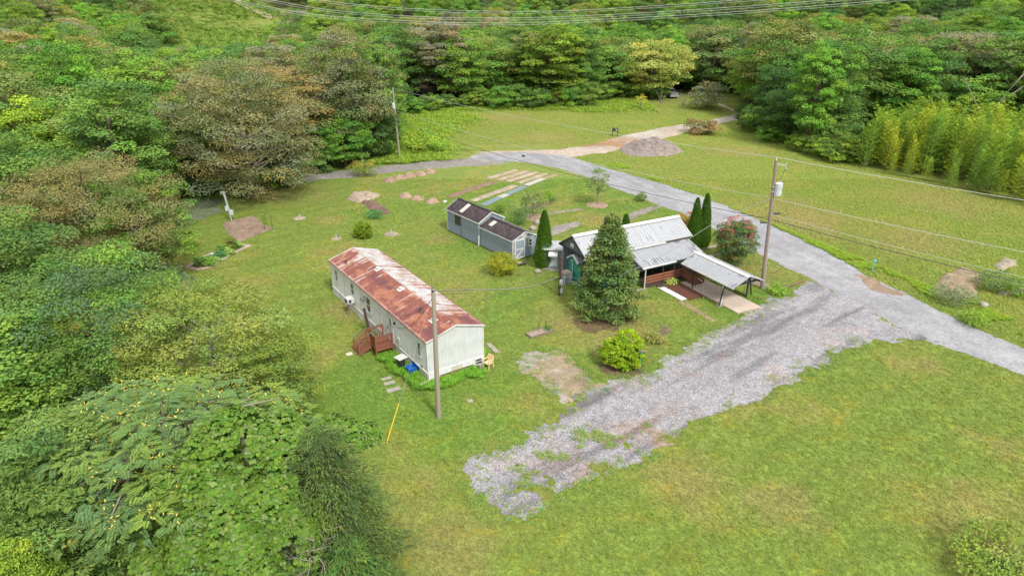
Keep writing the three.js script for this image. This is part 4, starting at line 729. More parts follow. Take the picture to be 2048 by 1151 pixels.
{ // the house with porch, left annexes and carport, in its own axes: x along the ridge, z to the front
  const O = [11.43, 0, -53.75], ry = 28 * DEG, t = thing('house', 'low house with white ribbed metal roofs and a railed porch', 'house', O, ry);
  const r = new THREE.Group(); r.name = 'roof'; t.add(r);
  const ridge = 4.2, rz = -4.45, fe = [-2.36, 2.9], be = [-6.55, 2.9], x0 = -4.7, x1 = 7.05;
  sheetRoof(r, 'roof_sheet', [x0, ridge, rz], [x1, ridge, rz], [x1, fe[1], fe[0]], [x0, fe[1], fe[0]], 13, 3, M.metalRoof);
  sheetRoof(r, 'roof_sheet', [x0, ridge, rz], [x1, ridge, rz], [x1, be[1], be[0]], [x0, be[1], be[0]], 13, 3, M.metalRoof);
  part(r, 'ridge_cap', [bx(x1 - x0 + .1, .03, .3, (x0 + x1) / 2, ridge + .03, rz + .13, 0, .55), bx(x1 - x0 + .1, .03, .3, (x0 + x1) / 2, ridge + .03, rz - .13, 0, -.55)], M.white);
  part(r, 'gutter', bx(5.0, .12, .12, 1.4, fe[1] - .08, fe[0] + .06), M.white); part(r, 'fascia', [bx(x1 - x0, .14, .04, (x0 + x1) / 2, fe[1] - .1, fe[0] - .03), bx(x1 - x0, .14, .04, (x0 + x1) / 2, be[1] - .1, be[0] + .03)], M.darkwood);
  for (const x of [x0 - .02, x1 + .02]) part(r, 'rake_board', [bar([x, ridge - .07, rz], [x, fe[1] - .07, fe[0]], .04, .14), bar([x, ridge - .07, rz], [x, be[1] - .07, be[0]], .04, .14)], x < 0 ? M.darkwood : M.white);
  // porch roof
  sheetRoof(r, 'porch_sheet', [-.42, 2.72, -2.5], [6.65, 2.72, -2.5], [6.62, 2.02, .02], [-.45, 2.02, .08], 8, 3, M.metalRoof2);
  part(r, 'porch_gutter', [bar([-.45, 1.96, .13], [3.2, 1.96, .1], .1, .1)], M.white);
  part(r, 'porch_beam', [bx(6.9, .14, .1, 3.1, 1.88, -.1)], M.darkwood);
  part(t, 'downspout', [rod([-.32, 1.93, .1], [-.05, 1.75, .03], .05), rod([-.05, 1.78, .03], [-.05, .02, .03], .05)], M.white);
  // main walls
  part(t, 'front_wall', [bx(11.2, 2.85, .12, 1.2, 1.42, -2.62)], M.teal); part(t, 'back_wall', bx(11.2, 2.85, .12, 1.2, 1.42, -6.3), M.siding);
  part(t, 'end_wall', [gablePoly(3.55, 2.85, 1.15, .12).rotateY(90 * DEG).translate(6.74, 0, -4.46)], M.siding);
  part(t, 'wall_panel', bx(1.3, 1.9, .03, 1.35, 1.25, -2.54), M.white); part(t, 'wall_sign', bx(.55, .42, .03, 1.45, 1.75, -2.5), M.maroon, 'dark maroon sign on the porch wall');
  windowOn(t, .2, 1.35, -2.55, 0, .8, 1.0); windowOn(t, 3.2, 1.5, -2.55, 0, .9, .9, { frame: M.teal });
  const door = new THREE.Group(); door.name = 'door'; door.position.set(4.9, .35, -2.54); t.add(door); part(door, 'door_leaf', bx(.9, 1.95, .05, 0, 1, 0), M.teal); part(door, 'door_frame', [bx(.07, 2.05, .08, -.49, 1, 0), bx(.07, 2.05, .08, .49, 1, 0)], M.white); part(door, 'door_handle', bx(.04, .1, .06, .36, 1, .05), M.dark);
  windowOn(t, -2.2, 1.5, -2.55, 0, 1, 1);
  // porch floor, posts, plank railings
  for (let k = 0; k < 17; k++) part(t, 'porch_board', bx(.138, .04, 2.5, -.02 + k * .39 * .6 + .1, .36, -1.25), M.darkwood);
  part(t, 'porch_skirt', [bx(4.1, .34, .05, 2.0, .17, -.06)], M.darkwood); for (let k = 0; k < 11; k++) part(t, 'porch_board', bx(.25, .035, 2.4, 4.2 + k * .24, .355, -1.26), M.darkwood);
  for (const x of [.02, 1.9, 3.1, 4.0]) part(t, 'porch_post', bx(.09, 1.9, .09, x, .95, -.02), M.black);
  part(t, 'porch_post', bx(.09, 1.9, .09, 6.5, .95, -.02), M.black);
  for (const y of [.55, .8, 1.06]) { part(t, 'rail_plank', bx(1.86, .17, .035, .96, y, .05), M.deck); part(t, 'rail_plank', bx(2.1, .17, .035, 2.98, y, .05), M.deck); part(t, 'rail_plank', bar([4.05, y, .08], [4.1, y - .28, 1.7], .035, .15), M.deck); part(t, 'rail_plank', bar([5.2, y, .08], [5.3, y - .28, 1.5], .035, .15), M.deck); }
  for (const [x, z] of [[4.08, .9], [4.12, 1.72], [5.3, 1.5]]) part(t, 'rail_post', bx(.09, .95, .09, x, .47, z), M.deck);
  part(t, 'ramp', slab4([4.1, .36, 0], [4.15, .05, 1.75], [5.25, .05, 1.75], [5.2, .36, 0], .05), M.tread);
  part(t, 'entry_step', [bx(.75, .12, .5, 1.55, .06, .35)], M.darkwood);
  part(t, 'footing', bx(1.4, .1, .14, -.6, .05, .1), M.concreteGrey);
  // left gable with lattice over the open store
  const lat = []; const gx = x0 + .1; for (let k = 0; k < 22; k++) { const z = -6.4 + k * .19; for (const s of [1, -1]) { const zA = z, zB = z + s * 1.3, yA = 2.85, yB = 4.15; const lim = (zz) => ridge - .12 - 1.3 * Math.abs(zz - rz) / 2.1; let tt = 0; for (let q = 0; q <= 1; q += .02) { const yy = yA + (yB - yA) * q, zz = zA + (zB - zA) * q; if (yy < lim(zz) && zz > -6.5 && zz < -2.4) tt = q; else break; } if (tt > .06) lat.push(bar([gx + (s > 0 ? .012 : -.012), yA, zA], [gx + (s > 0 ? .012 : -.012), yA + (yB - yA) * tt, zA + (zB - zA) * tt], .012, .035)); } }
  part(t, 'lattice', lat, M.siding); part(t, 'tie_beam', bx(.12, .16, 4.1, gx, 2.8, -4.45), M.dark);
  part(t, 'gable_window', bx(.03, .34, .5, gx - .04, 3.3, -4.5), M.white);
  part(t, 'inner_wall', [bx(.1, 2.7, 3.5, -2.9, 1.35, -4.5)], M.darkwood); part(t, 'store_floor', bx(1.9, .06, 3.6, -3.8, .05, -4.5), M.concreteGrey);
  rs(91); for (let k = 0; k < 9; k++) part(t, 'stored_board', bx(.05, rr(1.2, 2.1), rr(.12, .35), -3.05 - rr(0, .5), .8 + rr(0, .3), -5.9 + k * .14, rr(-.3, .3), 0, rr(-.15, .15)), k % 3 ? M.oldwood : M.darkwood);
  // green annex with its own little gable
  const gz = -4.15, gw = 1.5; part(t, 'annex_wall', [gablePoly(gw, 2.05, .5, .08).rotateY(90 * DEG).translate(-4.62, 0, gz), bx(1.2, 2.05, .08, -4.1, 1.02, gz - gw / 2 + .04), bx(1.2, 2.05, .08, -4.1, 1.02, gz + gw / 2 - .04)], M.teal);
  for (const s of [-1, 1]) sheetRoof(r, 'annex_sheet', [-4.78, 2.6, gz], [-3.4, 2.6, gz], [-3.4, 2.05, gz + s * (gw / 2 + .12)], [-4.78, 2.05, gz + s * (gw / 2 + .12)], 2, 3, M.metalRoof);
  part(r, 'annex_trim', [bar([-4.8, 2.56, gz], [-4.8, 2.0, gz - gw / 2 - .14], .03, .12), bar([-4.8, 2.56, gz], [-4.8, 2.0, gz + gw / 2 + .14], .03, .12)], M.white);
  part(t, 'vent_pipe', [rod([-4.72, .3, gz - .05], [-4.72, 2.05, gz - .05], .035), rod([-4.72, 1.95, gz - .05], [-4.72, 2.0, gz - .25], .03)], M.white);
  part(t, 'wall_cabinet', [bx(.75, 1.0, .8, -5.35, .5, -4.25)], M.siding); part(t, 'cabinet_top', bx(.82, .05, .88, -5.35, 1.03, -4.25, 0, 0, .08), M.oldwood); part(t, 'cabinet_trim', [bx(.06, 1, .06, -5.72, .5, -3.84), bx(.06, 1, .06, -5.72, .5, -4.66)], M.white);
  // front wing wall behind the magnolia
  part(t, 'wing_wall', [bx(3.6, 2.1, .1, -2.4, 1.05, -1.6), bx(.1, 2.1, 1, -4.15, 1.05, -2.1)], M.teal); sheetRoof(r, 'wing_sheet', [-4.3, 2.75, -2.5], [-.5, 2.75, -2.5], [-.5, 2.2, -1.4], [-4.3, 2.2, -1.4], 4, 3, M.metalRoof2);
  // grey wash-house at the far left, turned out of line
  const n = new THREE.Group(); n.name = 'wash_room'; n.position.set(-4.7, 0, -7.4); n.rotation.y = -40 * DEG; t.add(n);
  const lap = [bx(1.75, 2.05, 1.5, 0, 1.02, -.75)]; for (let k = 0; k < 11; k++) lap.push(bx(1.76, .03, .03, 0, .2 + k * .175, .008)), lap.push(bx(.03, .03, 1.5, -.88, .2 + k * .175, -.75));
  part(n, 'wall', lap, M.siding); part(n, 'roof', [slab4([-1.05, 2.18, -1.7], [-1.05, 2.06, .22], [1.05, 2.1, .22], [1.05, 2.24, -1.7], .06)], M.metalRoof); part(n, 'fascia', [bx(2.12, .12, .04, 0, 2.02, .21, 0, 0, .02), bx(.04, .12, 1.9, -1.05, 2.05, -.74)], M.white);
  part(n, 'corner_board', bx(.09, 2.0, .09, .85, 1.0, .0), M.white);
  part(n, 'door', [bx(.62, 1.25, .04, 0, .95, .02)], M.boxGrey); part(n, 'door_frame', [bx(.06, 1.35, .06, -.34, .95, .03), bx(.06, 1.35, .06, .34, .95, .03)], M.white);
  part(n, 'awning', [slab4([-.42, 1.82, .02], [-.42, 1.55, .5], [.42, 1.55, .5], [.42, 1.82, .02], .03), bx(.84, .12, .02, 0, 1.5, .5), slab4([-.42, 1.82, .02], [-.42, 1.45, .5], [-.43, 1.45, .5], [-.43, 1.82, .02], .02)], M.white);
  part(n, 'plinth', [bx(1.9, .14, .12, 0, .07, .07), bx(.9, .1, .3, .2, .05, .3)], M.concreteGrey);

  // carport
  const c = thing('carport', 'open carport with white ribbed gable roof on dark posts', 'carport', O, ry);
  const cr = new THREE.Group(); cr.name = 'roof'; c.add(cr); const cx = 4.83, ch = 2.75, el = 3.12, er = 6.52, eh = 2.08, z0 = .62, z1 = 6.9;
  sheetRoof(cr, 'roof_sheet', [cx, ch, z0], [cx, ch, z1], [el, eh, z1 + .1], [el, eh, z0 + .2], 7, 3, M.metalRoof2); sheetRoof(cr, 'roof_sheet', [cx, ch, z0], [cx, ch, z1], [er, eh, z1], [er, eh, z0], 7, 3, M.metalRoof);
  part(cr, 'ridge_cap', [bx(.26, .025, z1 - z0 + .1, cx - .1, ch + .02, (z0 + z1) / 2, 0, 0, .38), bx(.26, .025, z1 - z0 + .1, cx + .1, ch + .02, (z0 + z1) / 2, 0, 0, -.38)], M.white);
  part(cr, 'eave_trim', [bar([el - .02, eh - .03, z0 + .2], [el - .02, eh - .03, z1 + .1], .04, .09), bar([er + .02, eh - .03, z0], [er + .02, eh - .03, z1], .04, .09)], M.white);
  part(cr, 'truss', [bar([el + .2, eh - .06, z1 - .45], [er - .2, eh - .06, z1 - .45], .1, .14), bar([el + .2, eh - .02, z1 - .3], [cx, ch - .1, z1 - .3], .08, .12), bar([er - .2, eh - .02, z1 - .3], [cx, ch - .1, z1 - .3], .08, .12), bx(.08, .6, .08, cx, 2.35, z1 - .4)], M.black); part(cr, 'purlin', [bar([el + .35, eh - .02, z0 + .1], [el + .35, eh - .02, z1 - .1], .08, .12), bar([er - .35, eh - .02, z0 + .1], [er - .35, eh - .02, z1 - .1], .08, .12)], M.black);
  part(c, 'post', bar([3.62, 0, 1.95], [3.5, 2.02, 1.95], .09), M.black); part(c, 'post', bar([3.0, 0, 5.8], [3.62, 2.05, 5.6], .1), M.black); part(c, 'post', bar([3.5, 0, 5.5], [3.42, 2.05, 5.62], .1), M.white); part(c, 'post', bar([3.62, 0, 5.42], [3.5, 2.05, 5.45], .09), M.black);
  part(c, 'post', bar([6.45, 0, 5.4], [6.25, 2.02, 5.6], .09), M.black); part(c, 'post', bar([7.2, 0, 5.25], [6.4, 2.02, 5.5], .09), M.black); part(c, 'post', bar([6.55, 0, 5.3], [6.3, 2.0, 5.4], .08), M.white); part(c, 'post', bar([6.62, 0, 1.0], [6.3, 2.02, 1.0], .09), M.black); part(c, 'side_rail', bar([6.5, .12, 1], [6.45, .12, 5.4], .06, .1), M.black);
  part(c, 'footing', [bx(.45, .1, .3, 3.15, .05, 5.7), bx(.4, .12, .35, 3.6, .05, 5.5)], M.concreteGrey);
  const H3 = (name, geo, m, lab, cat, kind) => { const o = solo(name, geo, m, lab, cat, null, kind); o.position.set(...O); o.rotation.y = ry; return o; };
  const slb = thing('carport_slab', 'tan concrete slab floor under the carport', 'slab', O, ry); slb.userData.kind = 'structure';
  for (const [za, zb, xa, xb] of [[.55, 2.6, 3.55, 5.95], [2.62, 5.1, 3.52, 6.0], [5.12, 7.45, 3.5, 6.02]]) part(slb, 'slab_section', bx(xb - xa, .1, zb - za, (xa + xb) / 2, .03, (za + zb) / 2), M.concrete);
  part(slb, 'apron', slab4([3.9, .03, 7.47], [3.7, .03, 8.2], [4.6, .03, 8.15], [4.9, .03, 7.47], .06), M.concreteGrey); part(slb, 'apron', slab4([4.95, .025, 7.47], [4.9, .025, 7.95], [6.1, .025, 7.75], [6.0, .025, 7.47], .06), M.concreteGrey);
  const walk = H3('plank_walk', bx(.62, .06, 3.0, 1.4, .05, 1.92, .02), M.white, 'white board walkway from the porch step beside the mulch bed', 'walkway');
  H3('mulch_bed', bx(1.65, .08, 3.1, 2.6, .03, 2.1, .02), mat({ color: lin(.3, .11, .06), map: rep(T.chips, .9), bumpMap: rep(T.grit, 1), bumpScale: .06 }), 'reddish brown mulch bed between board walk and carport', 'flower bed');
  // a thin pale pole beside the carport
  const p0 = G(1410, 650); solo('thin_pole', rod([p0.x, 0, p0.z], [p0.x - .05, 2.75, p0.z - 1.6], .014, .012, 6), M.oldwood, 'thin pale pole leaning against the carport eave', 'pole');
}

// ---------- yard trees and shrubs ----------
{ // magnolia: broad pyramid of glossy leaves
  rs(301); const L = new Leaves(), wood = [], H = 8.3, col0 = [[.1, .18, .04], [.13, .22, .05], [.08, .15, .035], [.17, .23, .06]];
  for (let k = 0; k < 360; k++) {
    const f = Math.pow(R(), 1.25), y = .3 + f * (H - .55), rad = 3.0 * Math.pow(1 - f, .82) * (f < .08 ? .85 : 1), a = R() * 6.28, q = rad * (.45 + .55 * Math.sqrt(R())) * (.82 + .36 * fbm(a * 1.3 + 3, y * .6, 2)), x = Math.cos(a) * q, z = Math.sin(a) * q, s = rr(.35, .62) * (f > .85 ? .75 : 1);
    clump(L, x, y, z, s, s * .7, s, 95, .21, .09, jit(pick(col0), .18, .12), { up: .45, hang: .05, cj: .25, spread: .6 });
    if (f > .45) for (let m = 0; m < 5; m++) { const e = sph(); L.add(x + e[0] * s, y + Math.abs(e[1]) * s * .6, z + e[2] * s, e[0], .2, e[2], e[0], .6, e[2], .22, .09, jit([.3, .19, .07], .2)); }
    if (k % 5 === 0) wood.push(limb([[0, y * .8, 0], [x, y, z]], [.05, .012], 4));
  }
  wood.push(limb([[0, -.1, 0], [0, 4, 0], [.05, H - .5, 0]], [.2, .13, .03], 7));
  plant('magnolia_tree', { crown: L.geo(), wood: mergeGeometries(wood.map(flat)) }, G(1214, 625), { tint: [.8, .84, .8], label: 'large glossy magnolia standing before the house', rough: .45, through: .15, wood: M.barkPale });
}
function spindle(H, r, n, cols, s) { // arborvitae: upright scaly sprays on a tapering column
  rs(s); const L = new Leaves();
  for (let k = 0; k < n; k++) { const f = R(), y = .1 + f * (H - .15), a = R() * 6.28, q = r * Math.pow(1 - f, .62) * (.72 + .28 * sstep(0, .16, f)) * (.7 + .3 * Math.sqrt(R())) * (.86 + .28 * fbm(a * 2.5, y * 2.2, 2)), e = sph(); L.add(Math.cos(a) * q, y, Math.sin(a) * q, Math.cos(a) * .5 + e[0] * .35, 1 + e[1] * .3, Math.sin(a) * .5 + e[2] * .35, Math.cos(a) + e[0] * .6, .2, Math.sin(a) + e[2] * .6, rr(.13, .24), rr(.05, .085), jit(pick(cols), .22)); }
  return { crown: L.geo(), wood: limb([[0, -.1, 0], [0, H * .8, 0]], [.09, .02], 6), H, r };
}
const arbCols = [[.1, .23, .022], [.13, .27, .03], [.08, .19, .02]];
plant('arborvitae', spindle(5.4, 1.0, 11000, arbCols, 311), G(1087, 533), { label: 'slim arborvitae column between shed and house', category: 'shrub' });
plant('arborvitae', spindle(4.2, .85, 8000, arbCols, 312), G(1247, 512), { label: 'arborvitae tip showing behind the magnolia', category: 'shrub' });
{ const k = spindle(5.2, .85, 9000, arbCols, 313), v = G(1391, 498); plant('arborvitae', k, [v.x - .3, 0, v.z], { label: 'nearer of the twin arborvitae at the house end', category: 'shrub' }); plant('arborvitae', spindle(5.5, .85, 9000, arbCols, 314), [v.x + .75, 0, v.z - .5], { label: 'taller of the twin arborvitae at the house end', category: 'shrub' }); }
function mound(lobes, perM, len, wid, cols, s, o = {}) { rs(s); const L = new Leaves(); for (const [x, y, z, a, b, c] of lobes) { const m = Math.round(a * 14); for (let k = 0; k < m * m / 2.3; k++) { const d = sph(); if (d[1] < -.75) continue; const q = .92; clump(L, x + d[0] * a * q, y + d[1] * b * q, z + d[2] * c * q, a * .15, a * .15, a * .15, perM, len, wid, jit(pick(cols), .14, .1), { up: .3, hang: -.3, cj: .2 }); } } return { crown: L.geo(), wood: limb([[0, -.1, 0], [0, .8, 0]], [.08, .05], 6) }; }
plant('round_bush', mound([[-.55, .95, .1, 1.0, 1.05, 1.0], [.35, 1.25, -.35, 1.05, 1.15, 1.0], [.6, .85, .5, .85, .95, .8], [-.1, .75, .65, .85, .85, .75], [-.2, .75, -.6, .95, 1, .9]], 58, .13, .06, [[.23, .36, .015], [.18, .31, .015], [.27, .39, .03]], 321), G(1243, 728), { label: 'big bright green rounded bush by the driveway', category: 'bush', woodName: 'stem' });
plant('round_bush', mound([[0, .65, 0, .95, .95, .9], [.1, .5, .1, .8, .7, .8]], 90, .13, .055, [[.14, .23, .018], [.17, .26, .02]], 322), G(727, 474), { label: 'dark green rounded bush behind the trailer', category: 'bush', woodName: 'stem' });
const shrubKit = (H, r, n, len, wid, cols, s, o = {}) => broadleaf({ H, r, base: .05, clumps: 26, leaves: n, len, wid, cols, s, size: .36, trunk: .014, ...o });
plant('crape_myrtle', (() => { const k = broadleaf({ H: 4.3, r: 1.75, base: .08, clumps: 75, leaves: 15000, len: .14, wid: .075, cols: [[.1, .17, .05], [.12, .18, .06], [.19, .18, .06], [.08, .14, .045]], s: 331, size: .3, trunk: .02, bough: 1.5 }); return k; })(), G(1465, 528), { label: 'crape myrtle with pink blossom before the lane', category: 'tree' });
{ rs(332); const B = new Leaves(), v = G(1465, 528); for (let k = 0; k < 52; k++) { const a = R() * 6.28, f = R(), y = 1.6 + 2.9 * Math.sqrt(f), q = 1.5 * Math.sqrt(Math.max(.1, 1 - Math.pow((y - 2.2) / 2.6, 2))) + .1, x = Math.cos(a) * q, z = Math.sin(a) * q; clump(B, x, y, z, .13, .22, .13, 34, .08, .06, jit(R() < .75 ? [.42, .1, .14] : [.5, .14, .06], .2), { cj: .25 }); } const last = scene.children[scene.children.length - 1]; part(last, 'blossoms', B.geo(), leafMat([1, 1, 1], .8, .3)); last.children.at(-1).userData.kind = 'stuff'; }
plant('orange_shrub', shrubKit(2.6, .9, 2200, .13, .08, [[.42, .15, .05], [.35, .16, .06], [.2, .2, .05]], 333), G(1372, 476), { label: 'orange-leaved shrub behind the house end', category: 'shrub', woodName: 'stems' });
plant('yellow_green_shrub', shrubKit(1.9, 1.25, 4200, .15, .06, [[.24, .27, .02], [.2, .24, .02]], 334), G(1008, 546), { label: 'spreading yellow-green shrub in front of the shed', category: 'shrub', woodName: 'stems' });
const spec = [
  ['fig_shrub', 1038, 448, 2.0, 1.1, [[0.12, 0.22, 0.068], [0.09, 0.19, 0.054]], 'grey-green shrub behind the shed roof', 1500], ['garden_shrub', 1000, 424, 1.1, .8, [[0.16, 0.27, 0.041]], 'small shrub behind the shed by the vegetable rows', 900],
  ['garden_shrub', 1283, 402, 1.0, .6, [[0.14, 0.23, 0.054]], 'small shrub standing alone at the lane edge', 800], ['garden_shrub', 1098, 402, 1.1, .8, [[0.16, 0.30, 0.041]], 'leafy clump among the old vegetable rows', 900],
  ['laurel_bush', 731, 350, 1.9, 1.7, [[0.16, 0.24, 0.041], [0.12, 0.20, 0.041], [0.27, 0.30, 0.054]], 'rounded leafy bush at the foot of the lamp post', 3000], ['daylily_clump', 750, 435, .8, .9, [[0.08, 0.23, 0.068]], 'low green clump beside the brush pile', 900],
  ['grass_clump', 1556, 588, .8, .6, [[0.20, 0.35, 0.041]], 'tuft of tall grass near the big utility pole', 700], ['weedy_clump', 1310, 684, .7, .6, [[0.27, 0.27, 0.081], [0.19, 0.24, 0.054]], 'yellowed plant at the bare square of soil', 600],
  ['hosta', 1343, 566, .45, .55, [[0.35, 0.46, 0.108]], 'pale green hosta in the mulch bed', 500], ['field_shrub', 1398, 266, 2.3, 2.6, [[0.20, 0.22, 0.068], [0.24, 0.19, 0.081]], 'brownish rounded shrub beside the dirt road', 3500],
  ['dogwood', 1414, 218, 5.0, 3.5, [[0.23, 0.26, 0.121], [0.20, 0.23, 0.108]], 'pale spreading dogwood before the truck', 5000], ['cedar_bush', 1115, 214, 4.0, 2.0, [[0.16, 0.27, 0.027]], 'bright green rounded cedar at the far wood foot', 2500],
  ['roadside_bush', 1985, 580, 1.6, 1.4, [[0.14, 0.22, 0.068], [0.18, 0.26, 0.068]], 'weedy bush on the dirt bank right of the lane', 2000], ['roadside_bush', 1905, 604, 1.2, 1.5, [[0.16, 0.23, 0.095]], 'low grey-green bush below the dirt mound', 1500], ['roadside_bush', 2040, 590, 1.3, 1.2, [[0.16, 0.30, 0.041]], 'green bush at the right picture edge by the bank', 1500], ['roadside_bush', 1945, 648, .9, .9, [[0.18, 0.30, 0.041]], 'small weedy bush beside the lane verge', 900],
  ['meadow_bush', 850, 300, 2.6, 3.2, [[0.23, 0.36, 0.041]], 'tall bright weeds beside the far utility pole', 3500], ['corner_brush', 1985, 1130, 1.6, 1.9, [[0.19, 0.30, 0.047], [0.24, 0.30, 0.068]], 'leafy brush with bare twigs in the bottom right corner', 4200],
];
spec.forEach(([n, px, py, H, r, cols, label, cnt], i) => plant(n, shrubKit(H, r, cnt, r > 2 ? .3 : .16, r > 2 ? .16 : .07, cols, 400 + i), G(px, py), { label, category: 'shrub', woodName: 'stems' }));
{ rs(480); const v = G(2015, 1135), tw = []; for (let k = 0; k < 14; k++) { const a = R() * 6.28, l = rr(.5, 1.5); tw.push(limb([[rr(-.2, .2), 0, rr(-.2, .2)], [Math.cos(a) * l * .4, l * .6, Math.sin(a) * l * .4], [Math.cos(a) * l * .9, l, Math.sin(a) * l * .9]], [0.04, 0.02, 0.007], 5)); } const d = solo('dead_brush', tw, M.barkPale, 'bare pale branches in the bottom right corner', 'brush'); d.position.set(v.x, 0, v.z); }
// young orchard trees
const young = (n, px, py, H, r, cols, label, cnt, wood) => plant(n, broadleaf({ H, r, base: .28, clumps: 22, leaves: cnt, len: .19, wid: .1, cols, s: px, size: .3, trunk: .015, bough: 1 }), G(px, py), { label, wood: wood ?? M.barkPale });
young('fruit_tree', 1066, 434, 2.9, 1.25, [[0.16, 0.24, 0.068], [0.20, 0.27, 0.081]], 'young fruit tree in a mulch ring nearest the shed', 1500);
young('fruit_tree', 1195, 409, 4.3, 1.35, [[0.14, 0.23, 0.068], [0.18, 0.26, 0.081]], 'taller young fruit tree in a mulch ring by the lane', 1500);
young('yellow_sapling', 1281, 218, 3.2, 1.2, [[0.41, 0.43, 0.054]], 'yellow-leaved sapling on the far field', 700);
{ rs(488); for (const [px, py, lab] of [[1322, 214, 'bare grey sapling on the far field, left of two'], [1366, 218, 'bare grey sapling on the far field, right of two']]) { const tw = []; for (let k = 0; k < 16; k++) { const a = R() * 6.28, l = rr(1, 2.6); tw.push(limb([[0, .5, 0], [Math.cos(a) * .5, 1 + l * .5, Math.sin(a) * .5], [Math.cos(a) * l * .7, 1.4 + l, Math.sin(a) * l * .7]], [.03, .02, .008], 4)); } tw.push(limb([[0, -.1, 0], [0, 1.6, 0]], [.09, .06], 5)); const o = solo('bare_sapling', tw, M.barkPale, lab, 'tree'); o.position.copy(G(px, py)); } }
{ // bamboo grove: arching plumes on thin canes
  const kits = [0, 1, 2, 3].map((s) => { rs(700 + s); const L = new Leaves(), wood = [], H = 9; for (let c = 0; c < 3; c++) { const ox = rr(-.6, .6), oz = rr(-.6, .6), h = H * rr(.75, 1), bx_ = rr(-.9, .9), bz = rr(-.9, .9), at = (f) => [ox + bx_ * f * f, h * f, oz + bz * f * f]; wood.push(limb([at(0), at(.4), at(.75), at(1)], [.05, .045, .03, .006], 5)); const col = jit(pick([[.23, .37, .04], [.19, .34, .04], [.3, .4, .045]]), .1, .08); for (let k = 0; k < 46; k++) { const f = .04 + .96 * k / 46, p = at(f), a = k * 2.4 + rr(-.4, .4), len = 1.75 * Math.pow(1 - f, .85) + .12; for (let m = 0; m < 26; m++) { const u = Math.pow(R(), .7) * len, ca = Math.cos(a), sa = Math.sin(a), e = rr(-1, 1); L.add(p[0] + ca * u + rr(-.12, .12), p[1] + u * .75 - u * u * .16 + rr(-.1, .1), p[2] + sa * u + rr(-.12, .12), ca + -sa * e, .35 - u * .2, sa + ca * e, rr(-.4, .4), 1, rr(-.4, .4), rr(.2, .36), rr(.05, .085), jit(col, .2)); } } } return { crown: L.geo(), wood: mergeGeometries(wood.map(flat)), H, r: 1.6 }; });
  const P = grove, b = bounds(P, 0); rs(711); const got = [];
  const tt = [[1, 1, 1], [1.15, 1.08, .9], [.85, .92, .9], [1.3, 1.1, .8], [.9, .98, 1.1]];
  for (let t = 0; t < 4000 && got.length < 135; t++) { const x = rr(b[0], b[1]), z = rr(b[2], b[3]), e = sdPoly(x, z, P); if (e < 0 || got.some((g) => Math.hypot(g[0] - x, g[1] - z) < 1.35)) continue; got.push([x, z]); const sc = clamp(.36 + e * .17, .34, .92) * rr(.85, 1.15); plant('bamboo', pick(kits), [x, 0, z], { ...(() => { const i = Math.floor(R() * 5), w = ['plain', 'yellowing', 'darker', 'golden', 'cool green'][i]; return { tint: tt[i], label: `${w} bamboo plume in the grove at the field edge`, group: `${w} bamboo plumes in the grove` }; })(), category: 'bamboo', scale: sc, turn: rr(0, 6.28), woodName: 'canes', crownName: 'leaves', wood: M.cane }); }
}
{ // dead pale tree leaning out of the wood behind the bamboo
  const v = G(1955, 292), t = thing('dead_tree', 'leaning dead tree with bare white limbs behind the bamboo', 'tree', v);
  part(t, 'trunk', [limb([[0, -.2, 0], [.6, 6, .3], [3.6, 11, .5], [7.4, 16, .4]], [.24, .2, .14, .04], 7)], M.barkPale); part(t, 'limb', [limb([[.8, 6.5, .3], [4.2, 9.6, .9], [8, 12.6, 1]], [.14, .1, .03], 6)], M.barkPale); part(t, 'limb', [limb([[-.2, 4, .2], [-3.6, 8.2, .8], [-5.4, 10.6, 1], [-6.2, 11, 1]], [.1, .09, .06, .02], 6)], M.barkPale);
}

// ---------- poles and wires ----------
const poleTop = {};
function utilityPole(px, py, topx, topy, H, m, label) {
  const v = G(px, py), w = G(topx, topy, H), t = thing('utility_pole', label, 'utility pole', v);
  const lx = w.x - v.x, lz = clamp(w.z - v.z, -.4, .4);
  part(t, 'pole', [limb([[0, -.3, 0], [lx * .5, H * .5, lz * .5], [lx, H, lz]], [.16, .14, .115], 12)], m);
  const at = (f) => [lx * f, H * f, lz * f]; t.userData.at = (f) => new THREE.Vector3(v.x + lx * f, H * f, v.z + lz * f); return [t, at];
}
const [poleA, pa] = utilityPole(877, 833, 866, 576, 8.55, M.pole, 'bare wooden utility pole beside the trailer');
part(poleA, 'hook', [bx(.1, .08, .3, pa(.985)[0], pa(.985)[1], pa(.985)[2])], M.dark);
const [poleB, pb2] = utilityPole(1524, 577, 1553, 320, 11.2, M.poleRed, 'tall leaning utility pole with a transformer by the carport');
const [poleC, pc] = utilityPole(799, 314, 786, 178, 9.9, M.pole, 'far utility pole with a transformer beside the woods');
